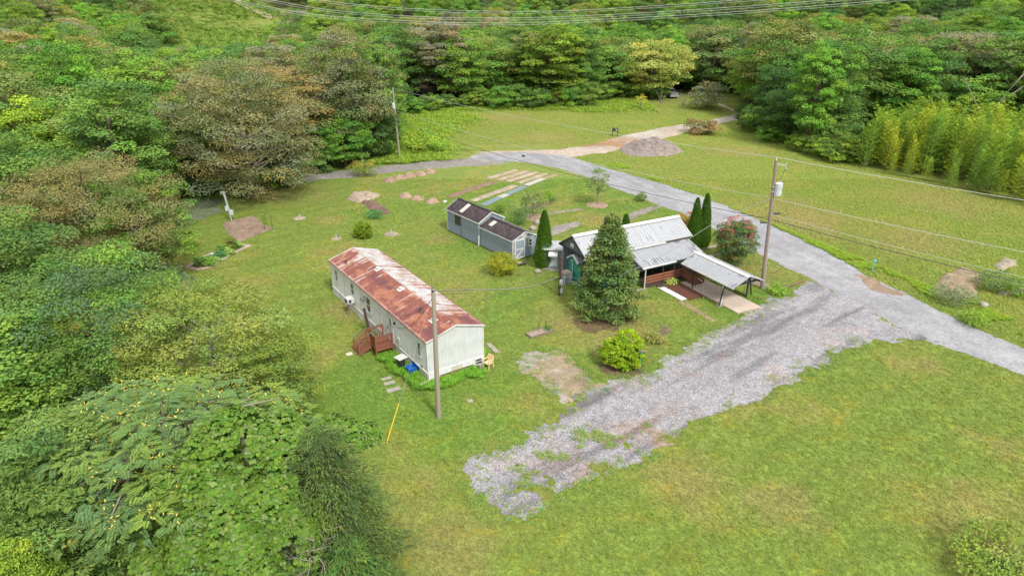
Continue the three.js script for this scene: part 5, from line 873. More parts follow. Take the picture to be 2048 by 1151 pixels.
for (const [pl, at, f, s, sd] of [[poleB, pb2, .79, 1, 1], [poleC, pc, .76, .85, -.35]]) {
  const p = at(f), tr = new THREE.Group(); tr.name = 'transformer'; tr.position.set(p[0] + .38 * sd, p[1], p[2] + .12); tr.scale.setScalar(s); pl.add(tr);
  part(tr, 'tank', [new THREE.CylinderGeometry(.3, .3, .95, 20), new THREE.CylinderGeometry(.31, .31, .04, 20).translate(0, -.3, 0)], M.boxGrey); part(tr, 'tank_lid', [new THREE.CylinderGeometry(.18, .32, .1, 20).translate(0, .52, 0)], M.boxGrey); part(tr, 'bushing', [rod([.1, .5, 0], [.1, .8, 0], .04, .03), rod([-.12, .2, .3], [-.12, .2, .38], .04), rod([.08, .2, .28], [.08, .2, .37], .04)], M.galv); part(tr, 'bracket', [bx(.3, .06, .1, -.35 * Math.sign(sd), .2, 0), bx(.3, .06, .1, -.35 * Math.sign(sd), -.2, 0)], M.galv);
  const q = at(.975); part(pl, 'arm', [bar(q, [q[0] + .75 * sd, q[1] - .12, q[2] + .1], .07)], M.galv); part(pl, 'cutout', [rod([q[0] + .75 * sd, q[1] - .4, q[2] + .1], [q[0] + .82 * sd, q[1] + .08, q[2] + .1], .05, .06)], M.galv); part(pl, 'insulator', [rod([q[0], q[1] + .2, q[2]], [q[0], q[1] + .5, q[2]], .05, .04)], M.white);
  part(pl, 'jumper', limb([[q[0] + .75 * sd, q[1] - .4, q[2] + .1], [p[0] + .55 * sd, p[1] + 1.1, p[2] + .1], [p[0] + .42 * sd, p[1] + .7 * s, p[2] + .12]], [.015, .015, .015], 4), M.cable);
}
{ const p = pb2(.57); for (const [dx, dz] of [[-.62, .4], [.62, -.25]]) { const q = [p[0] + dx, p[1] + (dx < 0 ? -.25 : .3), p[2] + dz]; part(poleB, 'splice_case', [rod([q[0] - .25, q[1], q[2]], [q[0] + .25, q[1], q[2]], .09, .09)], M.black); } part(poleB, 'conduit', [limb([[pb2(0)[0] + .15, 0, .1], pb2(.3).map((k, i) => k + (i ? 0 : .14)), pb2(.62).map((k, i) => k + (i ? 0 : .12))], [.03, .03, .03], 5)], M.galv); }
const Ax = (f) => poleA.userData.at(f), Bx = (f) => poleB.userData.at(f), Cx = (f) => poleC.userData.at(f);
// meter post by the house
const mp = G(1119, 590), meter = thing('meter_post', 'dark meter post with grey meter box beside the house annex', 'post', mp);
part(meter, 'post', rod([0, -.1, 0], [.02, 3.5, 0], .13, .1, 9), M.darkwood); part(meter, 'conduit', rod([.13, 0, .1], [.12, 1.5, .1], .04), M.galv); part(meter, 'meter_box', [bx(.28, .42, .16, .1, 1.25, .14)], M.boxGrey); part(meter, 'lower_box', bx(.26, .34, .14, .14, .45, .14), M.boxGrey); part(meter, 'glass_cover', rod([.1, 1.3, .22], [.1, 1.3, .3], .08, .07, 12), M.galv);
const mtop = new THREE.Vector3(mp.x, 1.75, mp.z);
wire([Ax(.98), ...[[940, 579, 5.1], [1000, 578, 3.9], [1060, 573, 2.8]].map(([a, b, h]) => G(a, b, h)), mtop], .03, 'service_cable', 'thick service cable from the trailer pole to the meter post', null, M.cableGrey);
wire([mtop, G(1190, 558, 3.0), G(1250, 545, 4.2), G(1330, 508, 5.2), G(1440, 440, 6.6), Bx(.72)], .018, 'service_cable', 'service cable from the meter post over the house to the big pole', null, M.cableGrey);
wire([G(1378, 478, 3.1), G(1450, 436, 5), Bx(.58)], .018, 'phone_cable', 'thin cable from the house eave to the big pole');
{ const h = [-4.3, 0]; wire(sagged(Ax(.95), G(795, 655, 2.6), .7), .015, 'drop_wire', 'drop wire from the trailer pole to the trailer wall'); wire(sagged(Ax(.93), G(762, 612, 2.7), .9), .012, 'drop_wire', 'second drop wire to the cable coil on the trailer'); wire(sagged(G(800, 648, 3.1), new THREE.Vector3(mp.x, 2.6, mp.z), .5), .012, 'drop_wire', 'thin wire low over the lawn from trailer to meter post'); wire(sagged(Ax(.96), new THREE.Vector3(mp.x, 3.1, mp.z), .9), .012, 'drop_wire', 'thin slack wire below the service cable'); }
{ // guy wire with a yellow guard
  const a = G(772, 888), top = Ax(.97), t = thing('guy_wire', 'guy wire with a yellow guard anchored in the lawn', 'guy wire', a), d = top.clone().sub(a);
  part(t, 'strand', rod([0, 0, 0], [d.x, d.y, d.z], .006, .006, 5), M.galv); part(t, 'guard', rod([d.x * .01, d.y * .01, d.z * .01], [d.x * .27, d.y * .27, d.z * .27], .035, .03, 8), M.yellow); part(t, 'anchor', rod([0, -.1, 0], [d.x * .02, d.y * .02 + .05, d.z * .02], .03), M.rustMetal);
}
const off = (px, py, h) => G(px, py, h);
wire(sagged(Bx(1.02), new THREE.Vector3(64, 9.6, -32), .7), .015, 'overhead_wire', 'top wire from the big pole to the right over the field', null, M.conductor);
wire(sagged(Bx(.72), new THREE.Vector3(60, 6.6, -30), .7), .014, 'overhead_wire', 'middle wire from the big pole to the right over the field', null, M.conductor);
wire(sagged(Bx(.6), new THREE.Vector3(58, 4.6, -29.5), .7), .011, 'overhead_wire', 'lower pale wire from the big pole to the right', null, M.conductor);
wire(sagged(Bx(.56), new THREE.Vector3(58, 4.1, -29), .6), .03, 'overhead_wire', 'thick black cable from the big pole to the right');
wire(sagged(Cx(1.02), Bx(1.02), .7, 14), .013, 'overhead_wire', 'top wire between the far pole and the big pole', null, M.conductor);
wire(sagged(Cx(.7), Bx(.72), .8, 14), .012, 'overhead_wire', 'middle wire between the far pole and the big pole', null, M.conductor);
wire(sagged(Cx(.55), Bx(.56), .9, 14), .026, 'overhead_wire', 'black cable between the far pole and the big pole');
// transmission line high across the woods
{ const P = (pts, z) => pts.map(([px, py]) => { const c = Math.cos(PITCH), s = Math.sin(PITCH), x = (px - 1024) / FPX, y = -(py - 575.5) / FPX, k = z / -(c + y * s); return new THREE.Vector3(x * k, EYE + (y * c - s) * k, z); });
  const run = { lowest: [[[300, -34], [445, -2], [600, 29], [760, 43], [1000, 50], [1240, 41], [1480, 27], [1800, 2], [2100, -26]], -112], middle: [[[380, -30], [515, -2], [640, 21], [800, 35], [1000, 40], [1240, 32], [1480, 17], [1700, 0], [1950, -24]], -119], highest: [[[460, -32], [605, -2], [740, 15], [900, 24], [1100, 26], [1300, 16], [1500, 2], [1700, -14]], -126] };
  for (const [k, [pts, z]] of Object.entries(run)) for (const d of [0, 1]) wire(P(pts, z).map((v) => v.add(new THREE.Vector3(0, d * .32, d * .25))), .022, 'transmission_wire', `${d ? 'upper' : 'lower'} strand of the ${k} wire pair crossing above the woods`, 'transmission wires above the woods', M.conductor); }

// ---------- garden ----------
const heap = (name, P, h, cell, cols, m, label, category, { amp = .12, freq = 1.6, lumps = .3, kind, run = .55 } = {}) => { const b = bounds(P, .4), mk = (x, z) => sdPoly(x, z, P) + amp * (fbm(x * freq + 5, z * freq, 3) - .5) * 2; mk.b = b; return solo(name, sheet(mk, cell, .015, (x, z) => { const k = .75 + .5 * fbm(x * 1.5 + 3, z * 1.5, 3); return mixc(cols[0], cols[1], fbm(x * .9 + 8, z * .9, 3)).map((v) => v * k); }, (x, z, q) => h * Math.pow(clamp(q / run), .8) * (1 - lumps + 2 * lumps * fbm(x * 2.2, z * 2.2, 3))), m, label, category, null, kind); };
const TAN = [[.72, .55, .4], [.6, .43, .31]], PALE = [[.78, .65, .52], [.65, .54, .43]], BROWN = [[.34, .22, .16], [.26, .17, .13]], RUB = [[.5, .45, .4], [.4, .34, .3]];
const strip = (a, b, w) => { const A = G(...a), B = G(...b), dx = B.x - A.x, dz = B.z - A.z, l = Math.hypot(dx, dz), nx = -dz / l * w / 2, nz = dx / l * w / 2; return [[A.x + nx, A.z + nz], [B.x + nx, B.z + nz], [B.x - nx, B.z - nz], [A.x - nx, A.z - nz]]; };
const rows = [[[976, 357], [1033, 340], 'first of four straw rows beyond the shed'], [[996, 360], [1055, 342], 'second of four straw rows beyond the shed'], [[1014, 363], [1075, 344], 'third of four straw rows beyond the shed'], [[1037, 366], [1092, 347], 'fourth straw row beyond the shed, ragged']];
for (const [a, b, lab] of rows) heap('mulch_row', strip(a, b, 1.0), .22, .16, PALE, M.chips, lab, 'garden row');
heap('mulch_row', strip([896, 394], [990, 363], 1.1), .24, .16, [[.5, .34, .25], [.42, .28, .2]], M.chips, 'long brown mulch row left of the straw rows', 'garden row'); heap('mulch_row', strip([944, 402], [1030, 371], 1.1), .22, .16, PALE, M.chips, 'long pale mulch row right behind the shed', 'garden row');
for (const [a, b, m, lab] of [[[966, 411], [1000, 395], M.tarp, 'blue-grey tarp strip nearest the shed'], [[1000, 395], [1014, 389], M.tarpWhite, 'short white strip between two tarp strips'], [[1014, 389], [1050, 373], M.tarp, 'blue-grey tarp strip farther along the row'], [[1052, 371], [1088, 357], M.tarpWhite, 'white plastic strip at the row end']]) { const s = strip(a, b, .95); solo('ground_tarp', slab4(...s.slice().reverse().map(([x, z]) => [x, .035, z]), .03), m, lab, 'tarp'); }
heap('mulch_row', strip([1090, 356], [1113, 349], .8), .1, .16, TAN, M.chips, 'short tan row end beside the white strip', 'garden row');
heap('old_row', strip([1095, 427], [1163, 418], .9), .14, .16, [[.5, .45, .33], [.4, .4, .28]], M.soil, 'pale old bed edged with straw by the young trees', 'garden bed'); heap('rubble_bed', GP([[1088, 470], [1110, 452], [1150, 443], [1167, 447], [1140, 458], [1100, 474]]), .08, .16, RUB, M.gravel, 'patch of rubble and gravel behind the left arborvitae', 'gravel patch'); heap('weedy_bed', GP([[1040, 418], [1075, 405], [1120, 395], [1100, 410], [1060, 424]]), .06, .2, [[.2, .22, .1], [.3, .26, .16]], M.soil, 'weedy old bed between the young trees', 'garden bed');
heap('bare_strip', GP([[1240, 440], [1262, 424], [1300, 412], [1330, 412], [1300, 424], [1262, 440]]), .03, .2, [[.46, .4, .34], [.38, .34, .27]], M.gravel, 'bare gravelly strip between house and lane', 'gravel patch');
const ring = (px, py, rx, name, label, cols, h, cat = 'mulch ring') => { const v = G(px, py), P = Array.from({ length: 14 }, (_, i) => [v.x + Math.cos(i / 14 * 6.283) * rx, v.z + Math.sin(i / 14 * 6.283) * rx]); return heap(name, P, h, .12, cols, M.chips, label, cat, { amp: .12 }); };
ring(1066, 434, 1.35, 'mulch_ring', 'mulch ring around the young tree by the shed', TAN, .1); ring(1195, 410, 1.35, 'mulch_ring', 'mulch ring around the young tree by the lane', TAN, .1); ring(1243, 733, 1.6, 'mulch_ring', 'brown litter ring under the big round bush', BROWN, .02);
// little straw cones in rows
[[778, 362], [799, 357], [819, 353], [840, 349], [860, 345]].forEach(([a, b], i) => heap('straw_mound', (() => { const v = G(a, b); return Array.from({ length: 10 }, (_, k) => [v.x + Math.cos(k * .6283) * .95, v.z + Math.sin(k * .6283) * .95]); })(), .5, .14, TAN, M.chips, ['leftmost', 'second from the left', 'middle', 'fourth from the left', 'rightmost'][i] + ' straw mound of the far row of five', 'mound'));
[[811, 393], [836, 398], [864, 404]].forEach(([a, b], i) => heap('straw_mound', (() => { const v = G(a, b); return Array.from({ length: 10 }, (_, k) => [v.x + Math.cos(k * .6283) * .9, v.z + Math.sin(k * .6283) * .9]); })(), .45, .14, TAN, M.chips, ['left', 'middle', 'right'][i] + ' straw mound of the near row of three', 'mound'));
heap('mulch_patch', GP([[444, 446], [462, 440], [505, 431], [518, 440], [524, 448], [552, 456], [520, 468], [480, 484], [466, 478], [452, 464]]), .05, .14, [[.66, .5, .38], [.46, .33, .25]], M.chips, 'large mulch patch below the meter pole', 'mulch');
heap('brush_pile', GP([[692, 398], [705, 386], [735, 385], [762, 390], [745, 400], [715, 406]]), .35, .12, PALE, M.chips, 'pale brush and wood-chip pile', 'pile', { lumps: .6 }); heap('brush_pile', GP([[722, 404], [745, 400], [770, 414], [785, 426], [765, 430], [740, 420]]), .3, .12, [[.4, .27, .2], [.3, .2, .15]], M.chips, 'darker brown brush pile touching the pale one', 'pile', { lumps: .6 });
heap('gravel_pile', GP([[1236, 300], [1250, 290], [1285, 285], [1320, 284], [1355, 292], [1366, 303], [1345, 311], [1300, 314], [1255, 312]]), 1.7, .22, [[.56, .46, .37], [.36, .31, .29]], M.gravel, 'heap of gravel and soil beside the dirt road', 'pile', { amp: .5, freq: .7, lumps: .6, run: 4.5 });
heap('dirt_bank', GP([[1862, 588], [1890, 550], [1925, 534], [1965, 552], [1960, 590], [1910, 605]]), .35, .2, [[.6, .48, .33], [.5, .4, .28]], M.soil, 'bare sandy bank with weeds right of the lane', 'dirt', { amp: .5, freq: .8, kind: 'structure' }); heap('dirt_bank', GP([[1985, 532], [2010, 516], [2035, 520], [2036, 532], [2005, 540]]), .25, .2, [[.68, .62, .5], [.58, .5, .4]], M.soil, 'small pale dirt bank at the right picture edge', 'dirt', { amp: .4, freq: 1, kind: 'structure' }); heap('sand_heap', GP([[2010, 572], [2040, 560], [2060, 572], [2040, 590], [2000, 590]]), .3, .2, [[.6, .57, .5], [.5, .46, .4]], M.soil, 'whitish heap of soil below the bank', 'dirt', { amp: .4, freq: 1, kind: 'structure' });
heap('roadside_dirt', GP([[1712, 548], [1735, 553], [1790, 580], [1822, 590], [1790, 592], [1745, 578]]), .02, .2, [[.6, .44, .33], [.52, .38, .28]], M.soil, 'orange-tan dirt shoulder across from the driveway', 'dirt', { amp: .5, freq: .9, kind: 'structure' });
heap('dirt_path', strip([1362, 602], [1430, 643], .55), .02, .14, [[.62, .48, .33], [.52, .4, .27]], M.soil, 'straw-coloured worn path from the board walk to the drive', 'path', { amp: .1, kind: 'structure' });
heap('bare_soil', GP([[1312, 668], [1328, 649], [1345, 660], [1325, 676]]), .02, .1, [[.36, .25, .2], [.28, .2, .16]], M.soil, 'square of bare brown soil on the front lawn', 'soil', { amp: .06 }); heap('leaf_litter', GP([[1140, 640], [1180, 628], [1240, 632], [1270, 642], [1230, 660], [1170, 662]]), .01, .16, [[.3, .19, .1], [.24, .16, .09]], M.chips, 'fallen brown leaves under the magnolia', 'leaf litter', { amp: .7, freq: 1, kind: 'stuff' });
heap('yard_stones', GP([[1440, 560], [1455, 545], [1480, 540], [1500, 552], [1535, 566], [1540, 575], [1510, 570]]), .04, .14, [[.52, .44, .36], [.4, .36, .26]], M.soil, 'stony bare ground around the big pole foot', 'soil', { amp: .5, freq: 1.2, kind: 'structure' });
{ // planting bed edged with pale chips
  const P = GP([[366, 534], [392, 541], [420, 536], [470, 506], [506, 490], [478, 487], [440, 496], [400, 515]]), b = bounds(P, .3), inner = (x, z) => sdPoly(x, z, P);
  const edge = (x, z) => Math.min(inner(x, z), .5 - inner(x, z)); edge.b = b; solo('bed_edging', sheet(edge, .1, .03, () => [.85, .7, .56], (x, z, q) => .08 * sstep(0, .2, q)), M.chips, 'pale chip border around the flower bed left of the lawn', 'border');
  const mid = (x, z) => inner(x, z) - .48; mid.b = b; solo('bed_soil', sheet(mid, .12, .02, () => [.22, .16, .11]), M.soil, 'dark soil of the flower bed left of the lawn', 'soil');
  rs(901); const kit = [shrubKit(.9, .6, 700, .16, .09, [[.13, .24, .04], [.1, .2, .05]], 911), shrubKit(.7, .6, 600, .2, .13, [[.2, .3, .1], [.16, .28, .06]], 912), shrubKit(.8, .5, 600, .14, .06, [[.07, .18, .06]], 913)];
  [[400, 530], [412, 527], [423, 522], [418, 531], [432, 524], [442, 516], [447, 506], [455, 510], [437, 509], [466, 500], [475, 494], [462, 494]].forEach(([x, y], i) => plant('bed_plant', kit[i % 3], G(x, y), { label: ['leafy green', 'pale large-leaved', 'dark fine-leaved'][i % 3] + ' plant in the flower bed', category: 'plant', group: ['leafy green', 'pale large-leaved', 'dark fine-leaved'][i % 3] + ' plants in the flower bed', turn: rr(0, 6), scale: rr(.6, .95), tint: [1.3, 1.3, 1.1], woodName: 'stems', crownName: 'leaves' }));
  plant('bed_sapling', shrubKit(1.7, .45, 500, .15, .09, [[.1, .2, .03], [.22, .18, .04]], 915), G(464, 502), { label: 'upright little sapling in the flower bed', category: 'plant', woodName: 'stem', crownName: 'leaves' });
}
const rock = (r, s) => { const g = new THREE.IcosahedronGeometry(r, 2), p = g.attributes.position; for (let i = 0; i < p.count; i++) { const x = p.getX(i), y = p.getY(i), z = p.getZ(i), k = .75 + .5 * fbm(x / r * 1.7 + s, y / r * 1.7 + z / r * 1.3 + s * 3, 3); p.setXYZ(i, x * k, y * k * .75, z * k); } g.computeVertexNormals(); return uvBox(g); };
const stoneAt = (px, py, r, s, m, label, name = 'stone', cat = 'stone') => { const v = G(px, py); const o = solo(name, rock(r, s), m, label, cat); o.position.set(v.x, r * .35, v.z); return o; };
stoneAt(424, 513, .32, 3, M.white, 'white stone among the flower bed plants'); stoneAt(1075, 447, .45, 4, M.stone, 'pale boulder behind the shed'); stoneAt(1066, 459, .4, 5, M.stone, 'brown boulder in the rubble behind the shed'); stoneAt(1076, 545, .32, 6, M.stone, 'flat grey stone on the lawn before the wash room'); stoneAt(890, 404, .22, 7, M.white, 'small white stone beside the shed corner'); stoneAt(1888, 583, .35, 9, M.darkwood, 'dark brown stump on the sandy bank', 'tree_stump', 'stump'); stoneAt(1968, 612, .35, 12, M.concreteGrey, 'pale rock on the roadside bank'); stoneAt(1047, 313, .25, 13, M.dark, 'small dark object on the lane');
for (const [px, py, r, lab] of [[599, 436, .75, 'pale ring with a small pipe on the back lawn'], [672, 477, .55, 'pale ring left of the round bush'], [782, 468, .8, 'pale disc right of the round bush']]) { ring(px, py, r, 'stone_ring', lab, PALE, .07, 'stone ring'); const v = G(px, py); solo('standpipe', [rod([v.x, 0, v.z], [v.x + .03, .45, v.z], .09, .08, 8)], M.galv, 'grey stub standing in the ' + lab.replace(' with a small pipe', ''), 'pipe'); }
for (const [px, py, w, d, lab] of [[773, 757, .7, .3, 'worn slab nearest the trash can weeds'], [779, 766, .75, .35, 'middle worn slab in the lawn left of the trailer'], [787, 779, .9, .4, 'worn slab nearest the trailer pole'], [940, 802, .35, .3, 'small square slab right of the trailer pole'], [986, 696, .35, 1.5, 'narrow stone strip behind the trailer chair'], [1426, 493, 2.0, .35, 'farther of two concrete walks by the twin arborvitae'], [1432, 510, 2.0, .35, 'nearer of two concrete walks by the twin arborvitae']]) { const v = G(px, py); solo('stone_slab', bx(w, .05, d, v.x, .02, v.z, .5), M.concreteGrey, lab, 'slab'); }
{ const a = G(1560, 580), b = G(1607, 563); solo('brick_edging', bar([a.x, .05, a.z], [b.x, .05, b.z], .12, .12), M.brick, 'low brick edging by the driveway corner', 'edging'); }
{ // raised bed with two stakes
  const A = G(1056, 673), B = G(1104, 658), t = thing('raised_bed', 'narrow wooden raised bed with two green stakes', 'garden bed', [(A.x + B.x) / 2, 0, (A.z + B.z) / 2], Math.atan2(-(B.z - A.z), B.x - A.x)), l = Math.hypot(B.x - A.x, B.z - A.z), w = .75;
  part(t, 'side_board', bx(l, .16, .06, 0, .08, w / 2), M.oldwood); part(t, 'side_board', bx(l, .16, .06, 0, .08, -w / 2), M.oldwood); part(t, 'end_board', bx(.06, .16, w - .06, l / 2 - .03, .08, 0), M.oldwood); part(t, 'end_board', bx(.06, .16, w - .06, -l / 2 + .03, .08, 0), M.oldwood); part(t, 'soil_fill', bx(l - .12, .1, w - .06, 0, .06, 0), mat({ color: lin(.5, .4, .34), map: rep(T.soil, .8) })); for (const x of [-.12, .5]) part(t, 'stake', rod([x, 0, 0], [x, .95, .02], .02, .02, 6), M.greenStake);
  plant('bed_plant', shrubKit(.3, .25, 160, .12, .07, [[.12, .24, .04]], 921), [t.position.x + .6, .1, t.position.z - .35], { label: 'small green plant in the raised bed', category: 'plant', woodName: 'stem', crownName: 'leaves' });
}
for (const [px, py, h, lab] of [[530, 461, 1.75, 'front left green stake of the trio by the mulch patch'], [545, 458, 1.75, 'right green stake of the trio by the mulch patch'], [532, 449, 1.5, 'rear green stake of the trio by the mulch patch']]) { const v = G(px, py), t = thing('garden_stake', lab, 'stake', v); part(t, 'stake', rod([0, -.1, 0], [-.05, h, 0], .025, .025, 6), M.greenStake); part(t, 'cap', rod([-.05, h, 0], [-.05, h + .08, 0], .03, .02, 6), M.cream); }
{ // meter pole left
  const v = G(463, 441), t = thing('power_pedestal', 'pale steel meter pole with grey boxes at the left lawn', 'power pedestal', v); part(t, 'post', rod([0, -.1, 0], [-.45, 3.2, -.1], .07, .06, 8), M.galv); part(t, 'conduit', rod([.02, .9, .05], [-.28, 3.1, -.05], .04), M.galv); part(t, 'meter_box', bx(.32, .5, .18, -.25, 1.45, .12), M.boxGrey); part(t, 'breaker_box', bx(.36, .55, .18, .18, 1.0, .1), M.boxGrey); part(t, 'cap', bx(.5, .08, .12, -.45, 3.2, -.1), M.galv);
}
{ const v = G(725, 330), t = thing('lamp_post', 'white lamp post beside the wood-edge track', 'lamp post', v); part(t, 'post', rod([0, 0, 0], [0, 2.5, 0], .07, .06, 10), M.white); part(t, 'head', [rod([0, 2.5, 0], [0, 2.75, 0], .1, .13, 10), rod([0, 2.75, 0], [0, 2.85, 0], .15, .05, 10)], M.white); }
{ const v = G(1279, 740), t = thing('board_post', 'teal post with a tilted pale board beside the round bush', 'post', v, .5); part(t, 'post', bx(.09, 1.45, .09, 0, .72, 0, 0, 0, -.04), M.greenPost); part(t, 'board', bx(.6, .05, .22, .14, 1.44, 0, 0, 0, -.35), M.oldwood); part(t, 'brace', bx(.03, .8, .05, .09, 1.0, 0), M.greenPost); }
{ const v = G(1745, 541), t = thing('water_spigot', 'turquoise standpipe spigot at the lane verge', 'spigot', v); part(t, 'pipe', rod([0, 0, 0], [.03, .95, 0], .05, .045, 8), M.spigot); part(t, 'head', [bx(.24, .1, .12, .06, .98, 0), rod([.16, .95, 0], [.2, .82, 0], .03)], M.spigot); part(t, 'handle', bar([-.05, 1.03, 0], [.1, 1.12, 0], .03), M.spigot); }
{ // mailboxes on a stand
  const v = G(1230, 272), t = thing('mailbox', 'pair of mailboxes on a stand by the dirt road', 'mailbox', v, -.3); const box = (x, m) => { const s = new THREE.Shape(); s.moveTo(-.2, 0); s.lineTo(.2, 0); s.lineTo(.2, .28); s.absarc(0, .28, .2, 0, Math.PI); s.lineTo(-.2, 0); const g = new THREE.ExtrudeGeometry(s, { depth: .6, bevelEnabled: false, curveSegments: 6 }); g.translate(x, .95, -.3); return g; };
  part(t, 'box', box(-.27, M.black), M.black); part(t, 'box', box(.27, M.black), M.black); part(t, 'door', bx(.22, .26, .02, .27, 1.14, .31), M.boxGrey); part(t, 'shelf', bx(1.15, .06, .6, 0, .92, 0), M.darkwood); for (const s of [-1, 1]) part(t, 'leg', bx(.1, .95, .1, s * .42, .47, 0), M.darkwood);
}
{ // pickup truck parked in the shade, tail towards the viewer
  const v = G(1341, 194), t = thing('pickup_truck', 'silver pickup truck parked under the yellow-green maple', 'truck', v, .15); v.y = 0;
  part(t, 'body', [bx(1.95, .5, 5.2, 0, .72, -.2), bx(1.9, .32, 1.9, 0, 1.1, 1.25), bx(1.85, .25, 1.2, 0, 1.05, -2.1)], M.silver); part(t, 'cab', [new THREE.CylinderGeometry(.98, 1.28, .75, 4, 1).rotateY(Math.PI / 4).scale(1, 1, 1.1).translate(0, 1.62, -.6)], M.silver); part(t, 'rear_window', bx(1.25, .42, .04, 0, 1.62, .42, 0, -.3), M.glass); for (const s of [-1, 1]) part(t, 'side_window', bx(.04, .4, 1.2, s * .86, 1.62, -.6, 0, 0, s * .25), M.glass); part(t, 'tailgate', bx(1.7, .5, .05, 0, 1.0, 2.42), M.silver); part(t, 'bumper', bx(1.95, .2, .16, 0, .55, 2.48), M.galv); for (const s of [-1, 1]) part(t, 'tail_light', bx(.16, .4, .05, s * .86, 1.02, 2.43), M.maroon);
  for (const [x, z] of [[-.85, 1.5], [.85, 1.5], [-.85, -2], [.85, -2]]) { const w = new THREE.Group(); w.name = 'wheel'; w.position.set(x, .38, z); t.add(w); part(w, 'tyre', new THREE.CylinderGeometry(.38, .38, .26, 18).rotateZ(Math.PI / 2), M.tyre); part(w, 'rim', new THREE.CylinderGeometry(.22, .22, .28, 12).rotateZ(Math.PI / 2), M.galv); }
}
{ // neighbour's house behind the maple
  const v = G(1292, 178), t = thing('white_house', 'white house half hidden behind the yellow-green maple', 'house', [v.x, 0, v.z - 6], .1); part(t, 'wall', [bx(13, 3, 7, 0, 1.5, 0)], M.white); part(t, 'roof', [slab4([-6.9, 5, 0], [-6.9, 2.95, 4], [6.9, 2.95, 4], [6.9, 5, 0], .1), slab4([6.9, 5, 0], [6.9, 2.95, -4], [-6.9, 2.95, -4], [-6.9, 5, 0], .1)], M.metalRoof); for (const x of [-4, 0, 4]) windowOn(t, x, 1.6, 3.51, 0, 1, 1.2);
}
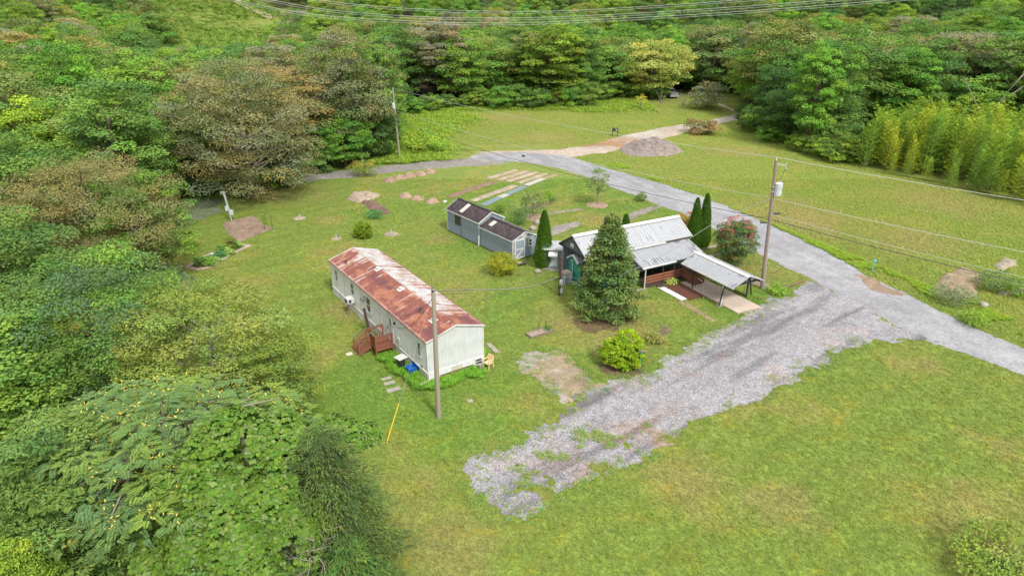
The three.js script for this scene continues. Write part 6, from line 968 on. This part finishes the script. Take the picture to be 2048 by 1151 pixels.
// ---------- grass: short tufts that stand above the turf ----------
{
  const tuft = (s, blades, h, lean) => { rs(s); const L = new Leaves(); for (let k = 0; k < blades; k++) { const a = R() * 6.28, x = rr(-.09, .09), z = rr(-.09, .09); L.add(x, 0, z, Math.cos(a) * lean * 1.4, 1, Math.sin(a) * lean * 1.4, -Math.cos(a) * .4 - Math.sin(a) * .3, 1, -Math.sin(a) * .4 + Math.cos(a) * .3, h * rr(.6, 1.2), .022 + h * .04, [1, 1, 1], .05); } const g = L.geo(); return g; };
  const spread = (name, label, geo, n, place, colorOf, sc) => {
    const m = new THREE.InstancedMesh(geo, new THREE.MeshPhysicalMaterial({ roughness: .85, transmission: .25, thickness: 0, specularIntensity: .15, side: THREE.DoubleSide }), n), mx = new THREE.Matrix4(), q = new THREE.Quaternion(), up = new THREE.Vector3(0, 1, 0), col = new THREE.Color(); let k = 0;
    for (let t = 0; t < n * 4 && k < n; t++) { const p = place(); if (!p) continue; const s = rr(...sc) * (p[2] ?? 1); mx.compose(new THREE.Vector3(p[0], heightAt(p[0], p[1]), p[1]), q.setFromAxisAngle(up, R() * 6.28), new THREE.Vector3(s, s * rr(.7, 1.2), s)); m.setMatrixAt(k, mx); m.setColorAt(k, col.setRGB(...jit(colorOf(p[0], p[1]), .22, .1))); k++; }
    m.count = k; m.name = numbered(name); scene.add(shade(m)); return tag(m, label, 'grass', null, 'stuff');
  };
  rs(1001); const home = (x, z) => forestMask(x, z) > .2;
  const lawnSpot = () => { const z = -15 - 75 * Math.pow(R(), .75), x = rr(-1, 1) * (8 - z * .82); const [px, py] = project(x, 0, z); if (px < -40 || px > 2090 || py > 1200 || home(x, z) || bareAt(x, z, .05)) return null; return [x, z]; };
  spread('lawn_grass', 'short grass blades of the mown lawn', tuft(5, 9, .075, .9), 210000, lawnSpot, (x, z) => turfColor(x, z).map((k) => k * .95), [.7, 1.35]);
  // weeds in the gravel
  spread('gravel_weeds', 'low green weeds growing in the gravel', tuft(6, 14, .1, 1.1), 30000, () => { const z = rr(-52, -20), x = rr(-4, 26), d = Math.max(LAND.drive(x, z), LAND.spur(x, z)); if (d < -.6 || d > 1.6) { if (!(d > 0 && GPAD(x, z) > .12)) return null; } else if (R() > .5 - d * .35) return null; return fbm(x * 1.2, z * 1.2, 3) > .47 ? [x, z] : null; }, () => pick([[.15, .3, .07], [.24, .32, .05], [.3, .3, .09]]), [.7, 1.4]);
  // rough meadow beyond the lane and around the poles
  spread('meadow_grass', 'longer rough grass of the field beyond the lane', tuft(7, 9, .15, .8), 110000, () => { const z = -34 - 118 * R(), x = rr(-24, 85); const [px, py] = project(x, 0, z); if (px > 2090 || home(x, z) || bareAt(x, z, .1)) return null; if (across(x, z) * SIDE < 3.2 && z > -112) return null; return [x, z]; }, (x, z) => turfColor(x, z).map((k) => k * 1.3), [.6, 1.3]);
  spread('tall_weeds', 'tall bright weeds below the far woods', tuft(8, 14, .6, 1.0), 15000, () => { const z = rr(-160, -98), x = rr(-34, 30); const [px, py] = project(x, 0, z); if (home(x, z) || bareAt(x, z, .1)) return null; const nn = fbm(x * .12, z * .12, 3), k = sstep(960, 840, px + 160 * (nn - .5)) + sstep(226, 214, py + 14 * (nn - .5)); return R() < k ? [x, z] : null; }, () => pick([[.22, .38, .035], [.26, .39, .045], [.3, .35, .06]]), [.6, 1.4]);
  spread('ditch_grass', 'lush grass along the lane ditch', tuft(9, 12, .26, .9), 7000, () => { const l = rr(-10, 62), a = rr(4.3, 6.6) * Math.sign(across(40, -90)), x = roadDir[0][0] + (rdx * l - rdz * a) / rl, z = roadDir[0][1] + (rdz * l + rdx * a) / rl; if (bareAt(x, z, .1) || fbm(x * .3, z * .3, 2) < .42) return null; return [x, z]; }, () => pick([[.24, .38, .035], [.28, .38, .04]]), [.5, 1.1]);
  spread('trailer_weeds', 'lush weeds around the trailer corner', tuft(10, 16, .3, 1.1), 2600, () => { const v = G(rr(740, 970), rr(700, 780)); const c = Math.cos(34.2 * DEG), s = Math.sin(34.2 * DEG), A = G(857, 763), dx = v.x - A.x, dz = v.z - A.z, w = dx * c - dz * s, l = -dx * s - dz * c; const o = Math.max(-w, w - 4.3, -l, l - 17.2); return o > .05 && o < .9 + .8 * fbm(v.x, v.z, 2) && (l < 6) ? [v.x, v.z] : null; }, () => pick([[.16, .36, .035], [.2, .38, .04]]), [.5, 1.2]);
  spread('hill_weeds', 'rank weeds covering the far hillside clearing', tuft(11, 16, 1.5, 1.0), 5000, () => { const b = bounds(clearingPoly, 0), x = rr(b[0], b[1]), z = rr(b[2], b[3]); return clearing(x, z) > -3 && R() < .3 + fbm(x * .08, z * .08, 3) ? [x, z] : null; }, () => pick([[.2, .33, .05], [.26, .35, .06], [.16, .27, .05]]), [.6, 1.6]);
}
renderer.render(scene, camera);
